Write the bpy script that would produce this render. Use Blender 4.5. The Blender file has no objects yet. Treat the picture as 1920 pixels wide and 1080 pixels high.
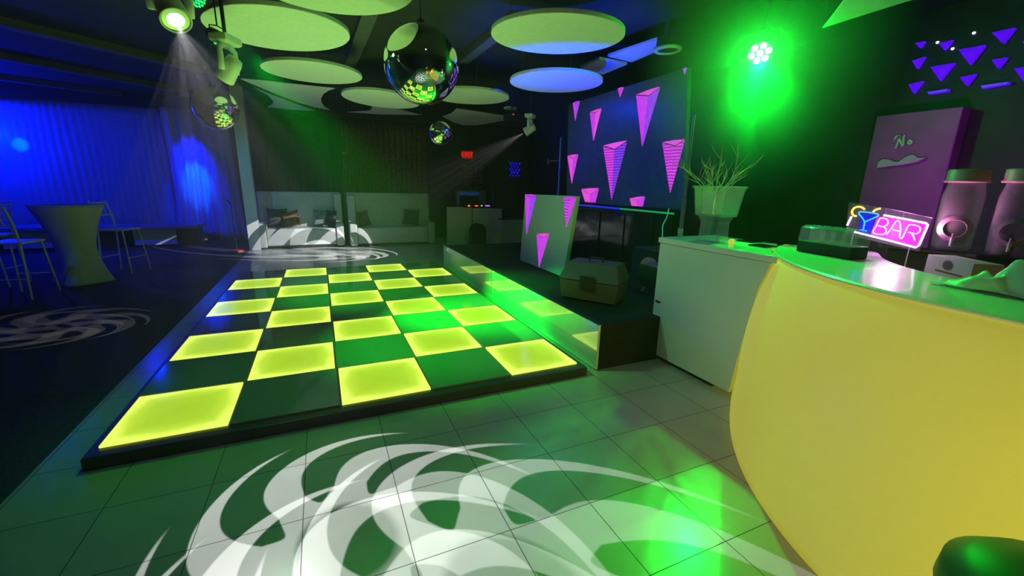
import bpy, bmesh, math, random
from mathutils import Vector, Matrix
random.seed(7)
PI = math.pi
scn = bpy.context.scene
COL = scn.collection

# ------------------------------------------------------------------ camera
F = 787.54; YAW, PIT, ROL = -.4254, -.2410, .0222
CAM = Vector((1.2044, -2.7029, 1.5012))
def cam_axes():
    cy, sy, cp, sp = math.cos(YAW), math.sin(YAW), math.cos(PIT), math.sin(PIT)
    f = Vector((-sy*cp, cy*cp, sp)); r = Vector((cy, sy, 0)); u = r.cross(f)
    c, s = math.cos(ROL), math.sin(ROL)
    return (c*r+s*u, -s*r+c*u, f)
AX = cam_axes()
def ray(u, v):
    return AX[0]*((u-960)/F) + AX[1]*((540-v)/F) + AX[2]
def atz(u, v, z): d = ray(u, v); return CAM + d*((z-CAM.z)/d.z)
def aty(u, v, y): d = ray(u, v); return CAM + d*((y-CAM.y)/d.y)
def atx(u, v, x): d = ray(u, v); return CAM + d*((x-CAM.x)/d.x)
cd = bpy.data.cameras.new('camera'); cam = bpy.data.objects.new('camera', cd); COL.objects.link(cam)
cd.sensor_width = 36; cd.lens = 36*F/1920; cd.clip_start = .02; cd.clip_end = 100
m = Matrix((AX[0], AX[1], -AX[2])).transposed().to_4x4(); m.translation = CAM
cam.matrix_world = m
scn.camera = cam

# ------------------------------------------------------------------ materials
def mat(name, col, rough=.5, metal=0, emis=None, es=0, spec=.5, noise=0, nscale=8, bump=0, bscale=40, coat=0, trans=0, ior=1.45, alpha=1):
    m = bpy.data.materials.new(name); m.use_nodes = True
    nt = m.node_tree; b = nt.nodes['Principled BSDF']
    b.inputs['Base Color'].default_value = (*col, 1); b.inputs['Roughness'].default_value = rough
    b.inputs['Metallic'].default_value = metal; b.inputs['Specular IOR Level'].default_value = spec
    b.inputs['Coat Weight'].default_value = coat; b.inputs['Coat Roughness'].default_value = .05
    b.inputs['Transmission Weight'].default_value = trans; b.inputs['IOR'].default_value = ior
    b.inputs['Alpha'].default_value = alpha
    if emis: b.inputs['Emission Color'].default_value = (*emis, 1); b.inputs['Emission Strength'].default_value = es
    tc = nt.nodes.new('ShaderNodeTexCoord')
    if noise:
        n = nt.nodes.new('ShaderNodeTexNoise'); n.inputs['Scale'].default_value = nscale; n.inputs['Detail'].default_value = 4
        r = nt.nodes.new('ShaderNodeValToRGB'); r.color_ramp.elements[0].position = .3; r.color_ramp.elements[1].position = .7
        r.color_ramp.elements[0].color = (*[c*(1-noise) for c in col], 1); r.color_ramp.elements[1].color = (*[min(1, c*(1+noise)) for c in col], 1)
        nt.links.new(tc.outputs['Object'], n.inputs['Vector']); nt.links.new(n.outputs['Fac'], r.inputs['Fac']); nt.links.new(r.outputs['Color'], b.inputs['Base Color'])
    if bump:
        n = nt.nodes.new('ShaderNodeTexNoise'); n.inputs['Scale'].default_value = bscale
        bp = nt.nodes.new('ShaderNodeBump'); bp.inputs['Strength'].default_value = bump; bp.inputs['Distance'].default_value = .01
        nt.links.new(tc.outputs['Object'], n.inputs['Vector']); nt.links.new(n.outputs['Fac'], bp.inputs['Height']); nt.links.new(bp.outputs['Normal'], b.inputs['Normal'])
    return m
def N(nt, kind, **kw):
    n = nt.nodes.new(kind)
    for k, v in kw.items(): setattr(n, k, v)
    return n
def M2(nt, op, a, b=None, c=None, clamp=False):
    n = nt.nodes.new('ShaderNodeMath'); n.operation = op; n.use_clamp = clamp
    for i, x in enumerate((a, b, c)):
        if x is None: continue
        if isinstance(x, (int, float)): n.inputs[i].default_value = x
        else: nt.links.new(x, n.inputs[i])
    return n.outputs[0]

MT = {}
MT['black'] = mat('black_paint', (.012, .013, .014), .6, noise=.3)
MT['ceil'] = mat('ceiling_black', (.018, .019, .02), .8, noise=.25, nscale=3)
MT['wall'] = mat('wall_black', (.02, .021, .024), .55, noise=.3, nscale=4, bump=.2)
MT['beam'] = mat('beam_paint', (.09, .085, .07), .7, noise=.2)
MT['gloss_black'] = mat('gloss_black', (.008, .008, .01), .12, coat=.6)
MT['rubber'] = mat('black_rubber', (.014, .014, .014), .7, bump=.3)
MT['white'] = mat('white_laminate', (.72, .74, .72), .35, noise=.04, nscale=3)
MT['whiteplastic'] = mat('white_plastic', (.75, .76, .74), .35)
MT['disc'] = mat('acoustic_fabric', (.78, .8, .74), .9, noise=.04, nscale=20, bump=.15, bscale=300)
MT['sail'] = mat('stretch_fabric', (.72, .74, .72), .85, noise=.05)
MT['leather'] = mat('white_leather', (.5, .52, .5), .45, noise=.06, bump=.15, bscale=120)
MT['chrome'] = mat('mirror_chrome', (.9, .92, .95), .015, 1)
MT['steel'] = mat('brushed_steel', (.5, .52, .55), .3, 1)
MT['carpet'] = mat('dark_carpet', (.045, .045, .05), .9, noise=.4, nscale=60, bump=.5, bscale=400)
MT['stage'] = mat('stage_vinyl', (.010, .011, .011), .8, spec=.25, noise=.3, nscale=5)
MT['frame'] = mat('floor_frame', (.03, .035, .03), .3)
MT['curtain'] = mat('satin_curtain', (.35, .36, .42), .4, noise=.1, nscale=30, bump=.3, bscale=60)
MT['goldcurtain'] = mat('bronze_sequin_curtain', (.16, .09, .035), .35, noise=.5, nscale=25, metal=.3)
MT['brown'] = mat('brown_cushion', (.16, .08, .03), .7, noise=.5, nscale=14)
MT['darkcush'] = mat('dark_cushion', (.03, .035, .04), .7, noise=.5, nscale=12)
MT['greycush'] = mat('grey_cushion', (.22, .24, .25), .6, noise=.4, nscale=12)
MT['spandex'] = mat('white_spandex', (.6, .62, .62), .7)
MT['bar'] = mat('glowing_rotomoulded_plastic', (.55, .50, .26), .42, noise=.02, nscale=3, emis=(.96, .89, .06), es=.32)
MT['bartop'] = mat('bar_top_white', (.80, .82, .80), .25, coat=.3)
def clear_mat(name, tint, tr=.78, rough=.03):
    m = bpy.data.materials.new(name); m.use_nodes = True; nt = m.node_tree; b = nt.nodes['Principled BSDF']
    b.inputs['Base Color'].default_value = (.8, .85, .85, 1); b.inputs['Roughness'].default_value = rough; b.inputs['Coat Weight'].default_value = 1
    t = N(nt, 'ShaderNodeBsdfTransparent'); t.inputs['Color'].default_value = (*tint, 1)
    lw = N(nt, 'ShaderNodeLayerWeight'); lw.inputs['Blend'].default_value = .35
    fac = M2(nt, 'MULTIPLY_ADD', lw.outputs['Facing'], .28, (1-tr)*.7, clamp=True)
    mx = N(nt, 'ShaderNodeMixShader'); nt.links.new(fac, mx.inputs[0]); nt.links.new(t.outputs[0], mx.inputs[1]); nt.links.new(b.outputs[0], mx.inputs[2])
    nt.links.new(mx.outputs[0], nt.nodes['Material Output'].inputs[0])
    return m
MT['acrylic'] = clear_mat('clear_acrylic', (.95, .97, .97), .88)
MT['jar'] = clear_mat('jar_glass', (.9, .9, .92), .9)
MT['paper'] = mat('white_card', (.7, .68, .7), .7)
MT['print'] = mat('grey_print', (.12, .12, .13), .7)
MT['bag'] = mat('thin_plastic_bag', (.55, .8, .6), .3, bump=.4, bscale=25)
MT['twig'] = mat('whitened_twig', (.45, .48, .42), .8)
MT['yellow'] = mat('yellow_wax', (.9, .6, .1), .5, emis=(1, .6, .1), es=.5)
MT['ceramic'] = mat('white_canvas', (.5, .56, .53), .6)
MT['backdrop'] = mat('display_surface', (.10, .13, .17), .35, noise=.15)
MT['poster'] = mat('burgundy_panel', (.34, .05, .34), .5, noise=.2, nscale=3)
MT['cloth'] = mat('pale_cloth', (.5, .45, .55), .8)
MT['silver'] = mat('silver_script', (.7, .7, .75), .3, .6)
MT['lid'] = mat('jar_lid_pink_lit', (.75, .42, .5), .4)  # white lids; the pink light on them is put into the colour
def emit(name, col, s):
    return mat(name, (.02, .02, .02), .4, emis=col, es=s)
E = {}
E['red'] = emit('exit_red', (1, .01, .01), .9)
E['green_led'] = emit('green_led', (.02, 1, .18), 1.6)
E['par_white'] = emit('hot_led', (.65, 1, .85), 9)
E['lens'] = emit('lamp_lens', (.55, .62, 1), 1.8)
E['lens_dim'] = emit('lamp_lens_dim', (.6, .7, .7), .5)
E['neon_white'] = emit('neon_pink_white', (1, .62, 1), 3.2)
E['neon_pink'] = emit('neon_pink', (1, .35, .85), 2.4)
E['neon_blue'] = emit('neon_cyan', (.03, .35, 1), 1.9)
E['neon_yellow'] = emit('neon_yellow', (1, .6, .08), 2.0)
E['red_led'] = emit('red_led', (1, .08, .03), 2)
E['orange_led'] = emit('orange_led', (1, .3, .05), 2)
E['violet_led'] = emit('violet_led', (.35, .1, 1), 2)
E['blue_led'] = emit('blue_led', (.01, .03, 1), .8)
E['green_strip'] = emit('green_strip', (.0, .5, .12), .7)
E['white_led'] = emit('white_led', (.7, .8, 1), 1.5)
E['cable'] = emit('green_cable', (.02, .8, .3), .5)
E['screen_blue'] = emit('screen_blue', (.01, .04, .3), .4)

def kite_mat(name, col, s, stripes=0):
    m = mat(name, (.02, .01, .02), .4, emis=col, es=s); nt = m.node_tree; b = nt.nodes['Principled BSDF']
    tc = N(nt, 'ShaderNodeTexCoord')
    n = N(nt, 'ShaderNodeTexNoise'); n.inputs['Scale'].default_value = 14; nt.links.new(tc.outputs['Object'], n.inputs['Vector'])
    f = M2(nt, 'MULTIPLY_ADD', n.outputs['Fac'], .5*s, .75*s)
    if stripes:
        w = N(nt, 'ShaderNodeTexWave', wave_type='BANDS', bands_direction='Z'); w.inputs['Scale'].default_value = stripes
        w.inputs['Distortion'].default_value = 2.0; w.inputs['Detail'].default_value = 1
        nt.links.new(tc.outputs['Object'], w.inputs['Vector'])
        g = M2(nt, 'MULTIPLY_ADD', w.outputs['Fac'], .75, .35); f = M2(nt, 'MULTIPLY', f, g)
    nt.links.new(f, b.inputs['Emission Strength'])
    return m
K_L = kite_mat('kite_magenta', (.62, .05, .85), .9)
K_R = kite_mat('kite_violet', (.36, .06, 1.0), .85)
K_T = kite_mat('kite_pink', (.85, .09, .75), .9)
K_LS = kite_mat('kite_magenta_striped', (.70, .05, .85), 1.1, 9)
K_RS = kite_mat('kite_violet_striped', (.25, .05, 1.0), 1.0, 9)
K_V = kite_mat('triangle_violet', (.10, .0, 1.0), .85)
K_B = kite_mat('triangle_blue', (.01, .0, .8), .7)

# floor tiles with grout
def tile_mat():
    m = bpy.data.materials.new('ceramic_floor_tiles'); m.use_nodes = True; nt = m.node_tree; b = nt.nodes['Principled BSDF']
    tc = N(nt, 'ShaderNodeTexCoord'); sp = N(nt, 'ShaderNodeSeparateXYZ'); nt.links.new(tc.outputs['Object'], sp.inputs[0])
    P = .4235
    def line(o, off):
        q = M2(nt, 'DIVIDE', M2(nt, 'ADD', o, off), P); fr = M2(nt, 'FRACT', q); d = M2(nt, 'ABSOLUTE', M2(nt, 'SUBTRACT', fr, .5))
        return M2(nt, 'GREATER_THAN', d, .5-.0045), M2(nt, 'FLOOR', q)
    lx, ix = line(sp.outputs[0], -1.02+P*40); ly, iy = line(sp.outputs[1], .435+P*40)
    ln = M2(nt, 'MAXIMUM', lx, ly)
    cb = N(nt, 'ShaderNodeCombineXYZ'); nt.links.new(ix, cb.inputs[0]); nt.links.new(iy, cb.inputs[1])
    wn = N(nt, 'ShaderNodeTexWhiteNoise'); nt.links.new(cb.outputs[0], wn.inputs['Vector'])
    nz = N(nt, 'ShaderNodeTexNoise'); nz.inputs['Scale'].default_value = 5; nz.inputs['Detail'].default_value = 6; nt.links.new(tc.outputs['Object'], nz.inputs['Vector'])
    v = M2(nt, 'ADD', M2(nt, 'MULTIPLY', wn.outputs['Value'], .2), nz.outputs['Fac'])
    rp = N(nt, 'ShaderNodeValToRGB'); rp.color_ramp.elements[0].color = (.36, .36, .34, 1); rp.color_ramp.elements[1].color = (.46, .46, .44, 1); nt.links.new(v, rp.inputs[0])
    mx = N(nt, 'ShaderNodeMix', data_type='RGBA'); nt.links.new(ln, mx.inputs[0]); nt.links.new(rp.outputs[0], mx.inputs[6]); mx.inputs[7].default_value = (.04, .04, .04, 1)
    nt.links.new(mx.outputs[2], b.inputs['Base Color'])
    rr = M2(nt, 'MULTIPLY_ADD', ln, .5, .22); nt.links.new(rr, b.inputs['Roughness'])
    bp = N(nt, 'ShaderNodeBump'); bp.inputs['Strength'].default_value = .3; bp.inputs['Distance'].default_value = .003; nt.links.new(M2(nt, 'SUBTRACT', 1, ln), bp.inputs['Height']); nt.links.new(bp.outputs[0], b.inputs['Normal'])
    return m
MT['tiles'] = tile_mat()
# edge-lit panel: LEDs sit round the rim of every glowing tile
def lit_tile_mat():
    m = bpy.data.materials.new('edge_lit_panel'); m.use_nodes = True; nt = m.node_tree; b = nt.nodes['Principled BSDF']
    b.inputs['Base Color'].default_value = (.06, .07, .02, 1); b.inputs['Roughness'].default_value = .12
    tc = N(nt, 'ShaderNodeTexCoord'); sp = N(nt, 'ShaderNodeSeparateXYZ'); nt.links.new(tc.outputs['Object'], sp.inputs[0])
    ax = M2(nt, 'DIVIDE', M2(nt, 'ABSOLUTE', sp.outputs[0]), .2925); ay = M2(nt, 'DIVIDE', M2(nt, 'ABSOLUTE', sp.outputs[1]), .2925)
    e = M2(nt, 'MAXIMUM', ax, ay); r = N(nt, 'ShaderNodeValToRGB'); cr = r.color_ramp
    cr.elements[0].position = 0; cr.elements[0].color = (.38, .62, .022, 1)
    cr.elements[1].position = 1; cr.elements[1].color = (.86, 1.0, .14, 1)
    for p, c in ((.55, (.43, .67, .028)), (.8, (.54, .79, .045)), (.93, (.76, .97, .09))):
        k = cr.elements.new(p); k.color = (*c, 1)
    s = M2(nt, 'MULTIPLY_ADD', M2(nt, 'POWER', M2(nt, 'MULTIPLY', ax, ay), 1.5), .3, e)
    nt.links.new(M2(nt, 'MINIMUM', s, 1), r.inputs[0]); nt.links.new(r.outputs[0], b.inputs['Emission Color']); b.inputs['Emission Strength'].default_value = 1.0
    return m
MT['lit'] = lit_tile_mat()
MT['dark_tile'] = mat('dark_glass_tile', (.17, .20, .17), .10, coat=.5)
def fascia_mat():
    m = mat('gloss_acrylic_fascia', (.62, .66, .62), .35, noise=0); nt = m.node_tree; b = nt.nodes['Principled BSDF']
    g = N(nt, 'ShaderNodeBsdfGlossy'); g.inputs['Roughness'].default_value = .02; g.inputs['Color'].default_value = (.9, .95, .9, 1)
    mx = N(nt, 'ShaderNodeMixShader'); mx.inputs[0].default_value = .42
    nt.links.new(b.outputs[0], mx.inputs[1]); nt.links.new(g.outputs[0], mx.inputs[2]); nt.links.new(mx.outputs[0], nt.nodes['Material Output'].inputs[0])
    return m
MT['fascia'] = fascia_mat()

# ------------------------------------------------------------------ mesh helpers
def bm_new(): return bmesh.new()
def box(bm, x0, x1, y0, y1, z0, z1):
    vs = [bm.verts.new((x, y, z)) for z in (z0, z1) for y in (y0, y1) for x in (x0, x1)]
    for f in ((0, 2, 3, 1), (4, 5, 7, 6), (0, 1, 5, 4), (2, 6, 7, 3), (0, 4, 6, 2), (1, 3, 7, 5)): bm.faces.new([vs[i] for i in f])
    return bm
def B(*a): return box(bm_new(), *a)
def frame_axes(d):
    d = Vector(d).normalized(); a = Vector((0, 0, 1)) if abs(d.z) < .9 else Vector((1, 0, 0))
    x = a.cross(d).normalized(); return x, d.cross(x), d
def ring_loft(bm, rings, close=True, caps=True):
    R = [[bm.verts.new(p) for p in r] for r in rings]; n = len(R[0])
    for a, b in zip(R, R[1:]):
        for i in range(n if close else n-1): bm.faces.new((a[i], a[(i+1) % n], b[(i+1) % n], b[i]))
    if caps and close:
        bm.faces.new(list(reversed(R[0]))); bm.faces.new(R[-1])
    return R
def cyl(bm, p0, p1, r0, r1=None, n=24):
    r1 = r0 if r1 is None else r1; p0, p1 = Vector(p0), Vector(p1); x, y, d = frame_axes(p1-p0)
    ring_loft(bm, [[p+x*(r*math.cos(2*PI*i/n))+y*(r*math.sin(2*PI*i/n)) for i in range(n)] for p, r in ((p0, r0), (p1, r1))]); return bm
def tube(bm, pts, r, n=8, closed=False):
    pts = [Vector(p) for p in pts]; rings = []; up = None
    K = len(pts)
    for i, p in enumerate(pts):
        a = pts[(i-1) % K] if (closed or i > 0) else p; b = pts[(i+1) % K] if (closed or i < K-1) else p
        d = (b-a).normalized()
        if up is None: x, y, _ = frame_axes(d)
        else: x = (up-d*up.dot(d)).normalized(); y = d.cross(x)
        up = x; rr = r[i] if isinstance(r, (list, tuple)) else r
        rings.append([p+x*(rr*math.cos(2*PI*j/n))+y*(rr*math.sin(2*PI*j/n)) for j in range(n)])
    if closed: rings.append(rings[0]); ring_loft(bm, rings, caps=False)
    else: ring_loft(bm, rings)
    return bm
def lathe(bm, prof, c=(0, 0, 0), n=40, axis=(0, 0, 1), caps=True):
    x, y, d = frame_axes(axis); c = Vector(c)
    if axis == (0, 0, 1): x, y = Vector((1, 0, 0)), Vector((0, 1, 0))
    rings = [[c+d*z+x*(max(r, 1e-4)*math.cos(2*PI*i/n))+y*(max(r, 1e-4)*math.sin(2*PI*i/n)) for i in range(n)] for r, z in prof]
    ring_loft(bm, rings, caps=caps); return bm
def prism(bm, poly, z0, z1):
    ring_loft(bm, [[Vector((p[0], p[1], z)) for p in poly] for z in (z0, z1)]); return bm
def smooth_pts(pts, k=6, closed=False):
    pts = [Vector(p) for p in pts]; out = []; n = len(pts)
    for i in range(n if closed else n-1):
        g = lambda j: pts[j % n] if closed else pts[max(0, min(n-1, j))]
        a, b, c, d = g(i-1), g(i), g(i+1), g(i+2)
        for s in range(k):
            t = s/k; out.append(.5*((2*b)+(c-a)*t+(2*a-5*b+4*c-d)*t*t+(3*b-a-3*c+d)*t**3))
    if not closed: out.append(pts[-1])
    return out
def obj(name, bm, m, parent=None, bevel=0, smooth=False, sub=0, solid=0, world=True):
    """link a bmesh as one object. With a parent and world=True its vertices are given in world space."""
    bmesh.ops.recalc_face_normals(bm, faces=bm.faces)
    if parent is not None and world:
        base = Vector(); p = parent
        while p: base += p.location; p = p.parent
        bmesh.ops.translate(bm, verts=bm.verts, vec=-base)
    me = bpy.data.meshes.new(name); bm.to_mesh(me); bm.free()
    if smooth:
        for p in me.polygons: p.use_smooth = True
    o = bpy.data.objects.new(name, me); COL.objects.link(o); me.materials.append(MT.get(m) or E.get(m) if isinstance(m, str) else m)
    o.parent = parent
    if bevel:
        b = o.modifiers.new('bevel', 'BEVEL'); b.width = bevel; b.segments = 2; b.limit_method = 'ANGLE'; b.angle_limit = .7
        for p in me.polygons: p.use_smooth = True
        w = o.modifiers.new('wn', 'WEIGHTED_NORMAL')
    if sub: s = o.modifiers.new('sub', 'SUBSURF'); s.levels = sub; s.render_levels = sub
    if solid: s = o.modifiers.new('solid', 'SOLIDIFY'); s.thickness = solid; s.offset = 0
    return o
def tag(o, label, cat, group=None, kind=None):
    o['label'] = label; o['category'] = cat
    if group: o['group'] = group
    if kind: o['kind'] = kind
    return o
def thing(name, label, cat, loc=(0, 0, 0), rotz=0, group=None):
    o = bpy.data.objects.new(name, None); COL.objects.link(o); o.location = loc; o.rotation_euler = (0, 0, rotz); o.empty_display_size = .1
    return tag(o, label, cat, group)
def struct(name, bm, m, **k):
    o = obj(name, bm, m, **k); o['kind'] = 'structure'; return o
def copy_tree(o, parent=None):
    c = o.copy(); COL.objects.link(c); c.parent = parent
    for ch in list(o.children): copy_tree(ch, c)
    return c
def light(name, kind, loc, energy, col, target=None, size=.05, cone=60, blend=.3):
    l = bpy.data.lights.new(name, kind); l.energy = energy; l.color = col
    o = bpy.data.objects.new(name, l); COL.objects.link(o); o.location = loc
    if kind == 'AREA': l.size = size
    else: l.shadow_soft_size = size
    if kind == 'SPOT': l.spot_size = math.radians(cone); l.spot_blend = blend
    if target is not None: o.rotation_euler = (Vector(target)-Vector(loc)).to_track_quat('-Z', 'Y').to_euler()
    return o

# ------------------------------------------------------------------ room shell
CH = 3.3
struct('floor', B(-.27, 7.1, -5.2, 10.3, -.1, 0), 'tiles')
struct('floor_lounge', B(-6.3, -.27, -5.2, 10.3, -.1, .001), 'carpet')
struct('ceiling', B(-6.3, 7.1, -5.2, 10.3, CH, CH+.1), 'ceil')
struct('wall_back', B(-6.3, 7.1, 10.2, 10.3, 0, CH), 'wall')
struct('wall_partition', B(-.05, 7.0, 9.0, 9.1, 0, CH), 'wall')
struct('wall_left', B(-6.4, -6.3, -5.2, 10.3, 0, CH), 'wall')
struct('wall_right', B(7.0, 7.1, -5.2, 10.2, 0, CH), 'wall')
struct('wall_front', B(-6.3, 7.1, -5.3, -5.2, 0, CH), 'wall')
# ceiling beams and the rail along the front of the curtain bay
def beam(n, a, b, w, h):
    a, b = Vector(a), Vector(b); d = (b-a).normalized(); s = Vector((-d.y, d.x, 0))*w/2
    bm = bm_new(); prism(bm, [a-s, b-s, b+s, a+s], CH-h, CH); struct('trim_%d' % n, bm, 'beam')
beam(1, atz(700, 10, 3.25), atz(655, 128, 3.25), .16, .06)
beam(2, atz(975, 40, 3.2), atz(868, 122, 3.2), .14, .08)
beam(3, (-6, 4.5, 0), (-.4, 9.4, 0), .18, .1)
beam(4, (-6, 1.5, 0), (-.4, 6.4, 0), .18, .1)
beam(5, (-6, 8, 0), (-2.5, 10, 0), .18, .1)
bm = bm_new(); box(bm, -6.3, -.3, 9.86, 9.9, 3.02, CH-.001); struct('trim_6', bm, 'black')
struct('trim_7', B(-.1, 6.9, 8.9, 8.998, 2.98, 3.12), 'black')
# white column beside the sofas
struct('column', B(-.272, -.06, 7.85, 8.05, 0, CH), 'white', bevel=.004)

# ------------------------------------------------------------------ dance floor
S = .61; ZT = .085
df = thing('dance_floor', 'raised illuminated dance floor of glowing yellow and dark checker panels', 'dance floor', (0, 0, 0))
bm = bm_new(); box(bm, -.035, 3.085, -.075, 4.955, 0.001, ZT-.012); obj('floor_frame', bm, 'frame', df, bevel=.006)
me_cache = {}
for j in range(8):
    for i in range(5):
        lit = (i+j) % 2 == 0; nm = 'glowing_tile' if lit else 'dark_tile'
        if lit not in me_cache:
            h = .2935 if lit else .303
            bm = bm_new(); box(bm, -h, h, -h, h, -.012, 0)
            o = obj(nm, bm, 'lit' if lit else 'dark_tile', df, world=False); me_cache[lit] = o
            o['label'] = 'glowing yellow-green glass tile' if lit else 'unlit dark glass tile'
        else: o = me_cache[lit].copy(); COL.objects.link(o)
        o.parent = df; o.location = ((i+.5)*S, (j+.5)*S, ZT)
        o.name = nm

# ------------------------------------------------------------------ stage with fascia panels
st = thing('stage', 'low black stage platform with glossy pale fascia panels beside the dance floor', 'stage', (3.2, -.02, 0))
obj('deck', B(3.225, 6.4, -.02, 4.76, 0, .4), 'stage', st, bevel=.004)
for a, b in ((-.03, 2.368), (2.384, 4.78)):
    obj('fascia_panel', B(3.2, 3.222, a, b, .012, .403), 'fascia', st, bevel=.002)
obj('edge_trim', B(3.196, 3.24, -.035, 4.785, .404, .412), 'black', st)

# ------------------------------------------------------------------ ceiling discs and sails
def disc(cx, cy, cz, tx, ty, label):
    bm = bm_new(); n = 72; r = .612
    P = lambda rr, dz: [Vector((rr*math.cos(2*PI*i/n), rr*math.sin(2*PI*i/n), dz+rr*(math.cos(2*PI*i/n)*tx+math.sin(2*PI*i/n)*ty))) for i in range(n)]
    ring_loft(bm, [P(r-.004, 0), P(r, .004), P(r, .036), P(r-.004, .04)])
    t = thing('acoustic_disc', label, 'ceiling disc', (cx, cy, cz), group='round acoustic discs hanging under the black ceiling')
    obj('panel', bm, 'disc', t, world=False)
    for k in range(3):
        a = k*2*PI/3+.4; x, y = .45*math.cos(a), .45*math.sin(a)
        bm = bm_new(); cyl(bm, (x, y, .04+x*tx+y*ty), (x, y, CH-cz), .003, n=6); obj('suspension_wire', bm, 'steel', t, world=False)
disc(.989, 2.21, 2.85, .046, -.017, 'large round ceiling disc lit bright lime green, left of the biggest mirror ball')
disc(1.255, 3.95, 2.88, 0, 0, 'pale green ceiling disc just behind the bright lime one')
disc(3.33, 1.1, 2.843, .008, .034, 'round ceiling disc half pale green and half blue, right of the biggest mirror ball')
disc(4.19, 2.62, 2.83, 0, 0, 'round ceiling disc washed saturated blue, nearest the magenta kite display')
disc(2.25, 4.93, 2.80, -.05, -.03, 'dim green ceiling disc partly hidden behind the biggest mirror ball on its left side')
disc(3.5, 4.12, 2.83, 0, 0, 'grey green ceiling disc peeking out right of the biggest mirror ball')
disc(1.36, .93, 2.86, 0, 0, 'ceiling disc cut by the top edge of the view above the lime disc')
def sail(pts, z, label, th=.01):
    P = [atz(u, v, z) for u, v in pts]; c = sum(P, Vector())/len(P)
    t = thing('fabric_sail', label, 'fabric sail', (c.x, c.y, z), group='stretch fabric sails under the ceiling')
    bm = bm_new(); prism(bm, [(p.x-c.x, p.y-c.y) for p in P], 0, th); obj('cloth', bm, 'sail', t, world=False)
    far = sorted(P, key=lambda p: -(p-c).length)[:2]
    for p in far: bm = bm_new(); q = (p-c)*.97; cyl(bm, (q.x, q.y, th), (q.x, q.y, CH-z), .003, n=6); obj('suspension_wire', bm, 'steel', t, world=False)
    return t
sail([(451,148),(490,151),(531,156),(580,161),(628,166),(616,170),(607,176),(602,184),(603,193),(607,199),(619,207),(590,201),(561,193),(513,175),(471,157)], 2.95, 'wide white fabric sail with a concave right edge behind the moving head light')
sail([(478,165),(501,178),(513,190),(511,196),(501,201),(549,206),(591,208),(549,193),(510,178)], 3.0, 'narrow pale fabric sail pointing down above the white column')
sail([(697,200),(738,203),(791,216),(712,214.5),(652,210.5),(691,208),(697,205)], 2.97, 'thin white fabric sail tucked below the dim disc behind the biggest mirror ball')
sail([(856,204),(905,211),(954,219),(954,224),(925,230),(894,235),(869,235),(851,230),(830,219),(846,213)], 2.9, 'pale curved fabric sail above the exit sign and small mirror ball')
sail([(1542,53),(1562,28),(1592,-12),(1760,-12),(1700,3),(1620,28)], 2.85, 'green lit triangular fabric sail above the bar')

# ------------------------------------------------------------------ mirror balls
def mirror_ball(c, r, label):
    t = thing('mirror_ball', label, 'mirror ball', c, group='hanging mirror balls')
    bm = bm_new(); bmesh.ops.create_uvsphere(bm, u_segments=96, v_segments=48, radius=r); obj('ball', bm, 'chrome', t, smooth=True, world=False)
    bm = bm_new(); lathe(bm, [(.012, r-.004), (.03, r), (.03, r+.025), (.012, r+.03), (.003, r+.05), (.003, CH-c[2])], n=16); obj('hanger', bm, 'black', t, world=False)
mirror_ball((2.005, .85, 2.385), .285, 'largest mirror ball hanging over the dance floor, reflecting the glowing checker tiles')
mirror_ball((2.87, 3.6, 2.2), .165, 'smallest mirror ball, hanging in front of the exit sign')
mirror_ball((.26, 3.03, 2.23), .215, 'mirror ball hanging beside the white column with blue reflections')

# ------------------------------------------------------------------ moving head lights
def moving_head(c, aim, label, lens='lens_dim', yaw=0, bright=False, mount=CH):
    c = Vector(c); d = (Vector(aim)-c).normalized()
    SC = .70
    t = thing('moving_head_light', label, 'stage light', c, group='white moving head lights hung from the ceiling'); t.scale = (SC,)*3
    ax = Vector((math.cos(yaw), math.sin(yaw), 0)); d0 = d; ax = (ax-d*ax.dot(d)).normalized()
    bm = bm_new(); lathe(bm, [(.03, -.15), (.075, -.14), (.09, -.09), (.098, .0), (.108, .09), (.11, .13), (.10, .135), (.098, .118)], n=36, axis=tuple(d)); h = obj('lamp_head', bm, 'whiteplastic', t, smooth=True, world=False)
    bm = bm_new(); lathe(bm, [(.0, .118), (.088, .118), (.092, .123), (.0, .124)], n=32, axis=tuple(d)); obj('lens_ring', bm, 'steel', h, world=False)
    bm = bm_new(); lathe(bm, [(.0, .1245), (.062, .1245), (.05, .135), (.02, .142), (.0, .143)], n=32, axis=tuple(d)); obj('lens', bm, lens, h, world=False)
    bm = bm_new(); a = ax.copy(); a.z = 0; a.normalize()
    for s in (-1, 1):
        pts = [a*(s*.125)+Vector((0, 0, z)) for z in (-.03, .06, .14, .2)] + [a*(s*.07)+Vector((0, 0, .235)), Vector((0, 0, .24))]
        tube(bm, pts, [.028, .034, .034, .034, .034, .034], n=10)
    obj('yoke', bm, 'whiteplastic', t, smooth=True, world=False)
    bm = bm_new(); b = Vector((-a.y, a.x, 0))
    q = [a*.14+b*.1, a*-.14+b*.1, a*-.14-b*.1, a*.14-b*.1]
    ring_loft(bm, [[p*.8+Vector((0, 0, .255)) for p in q], [p+Vector((0, 0, .275)) for p in q], [p+Vector((0, 0, .34)) for p in q], [p*.9+Vector((0, 0, .35)) for p in q]])
    obj('base', bm, 'whiteplastic', t, bevel=.01, world=False)
    bm = bm_new(); cyl(bm, (0, 0, .35), (0, 0, (CH-c.z)/SC), .02, n=12); obj('mounting_pole', bm, 'black', t, world=False)
    return c+d*.13
G1 = (1.45, -1.35, 0); G2 = (-1.25, 2.85, 0); G3 = (1.05, 6.75, 0)
L1 = moving_head((.522, .532, 2.42), G1, 'white moving head light nearest the camera with a bright bluish lens', 'lens', yaw=.3)
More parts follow.
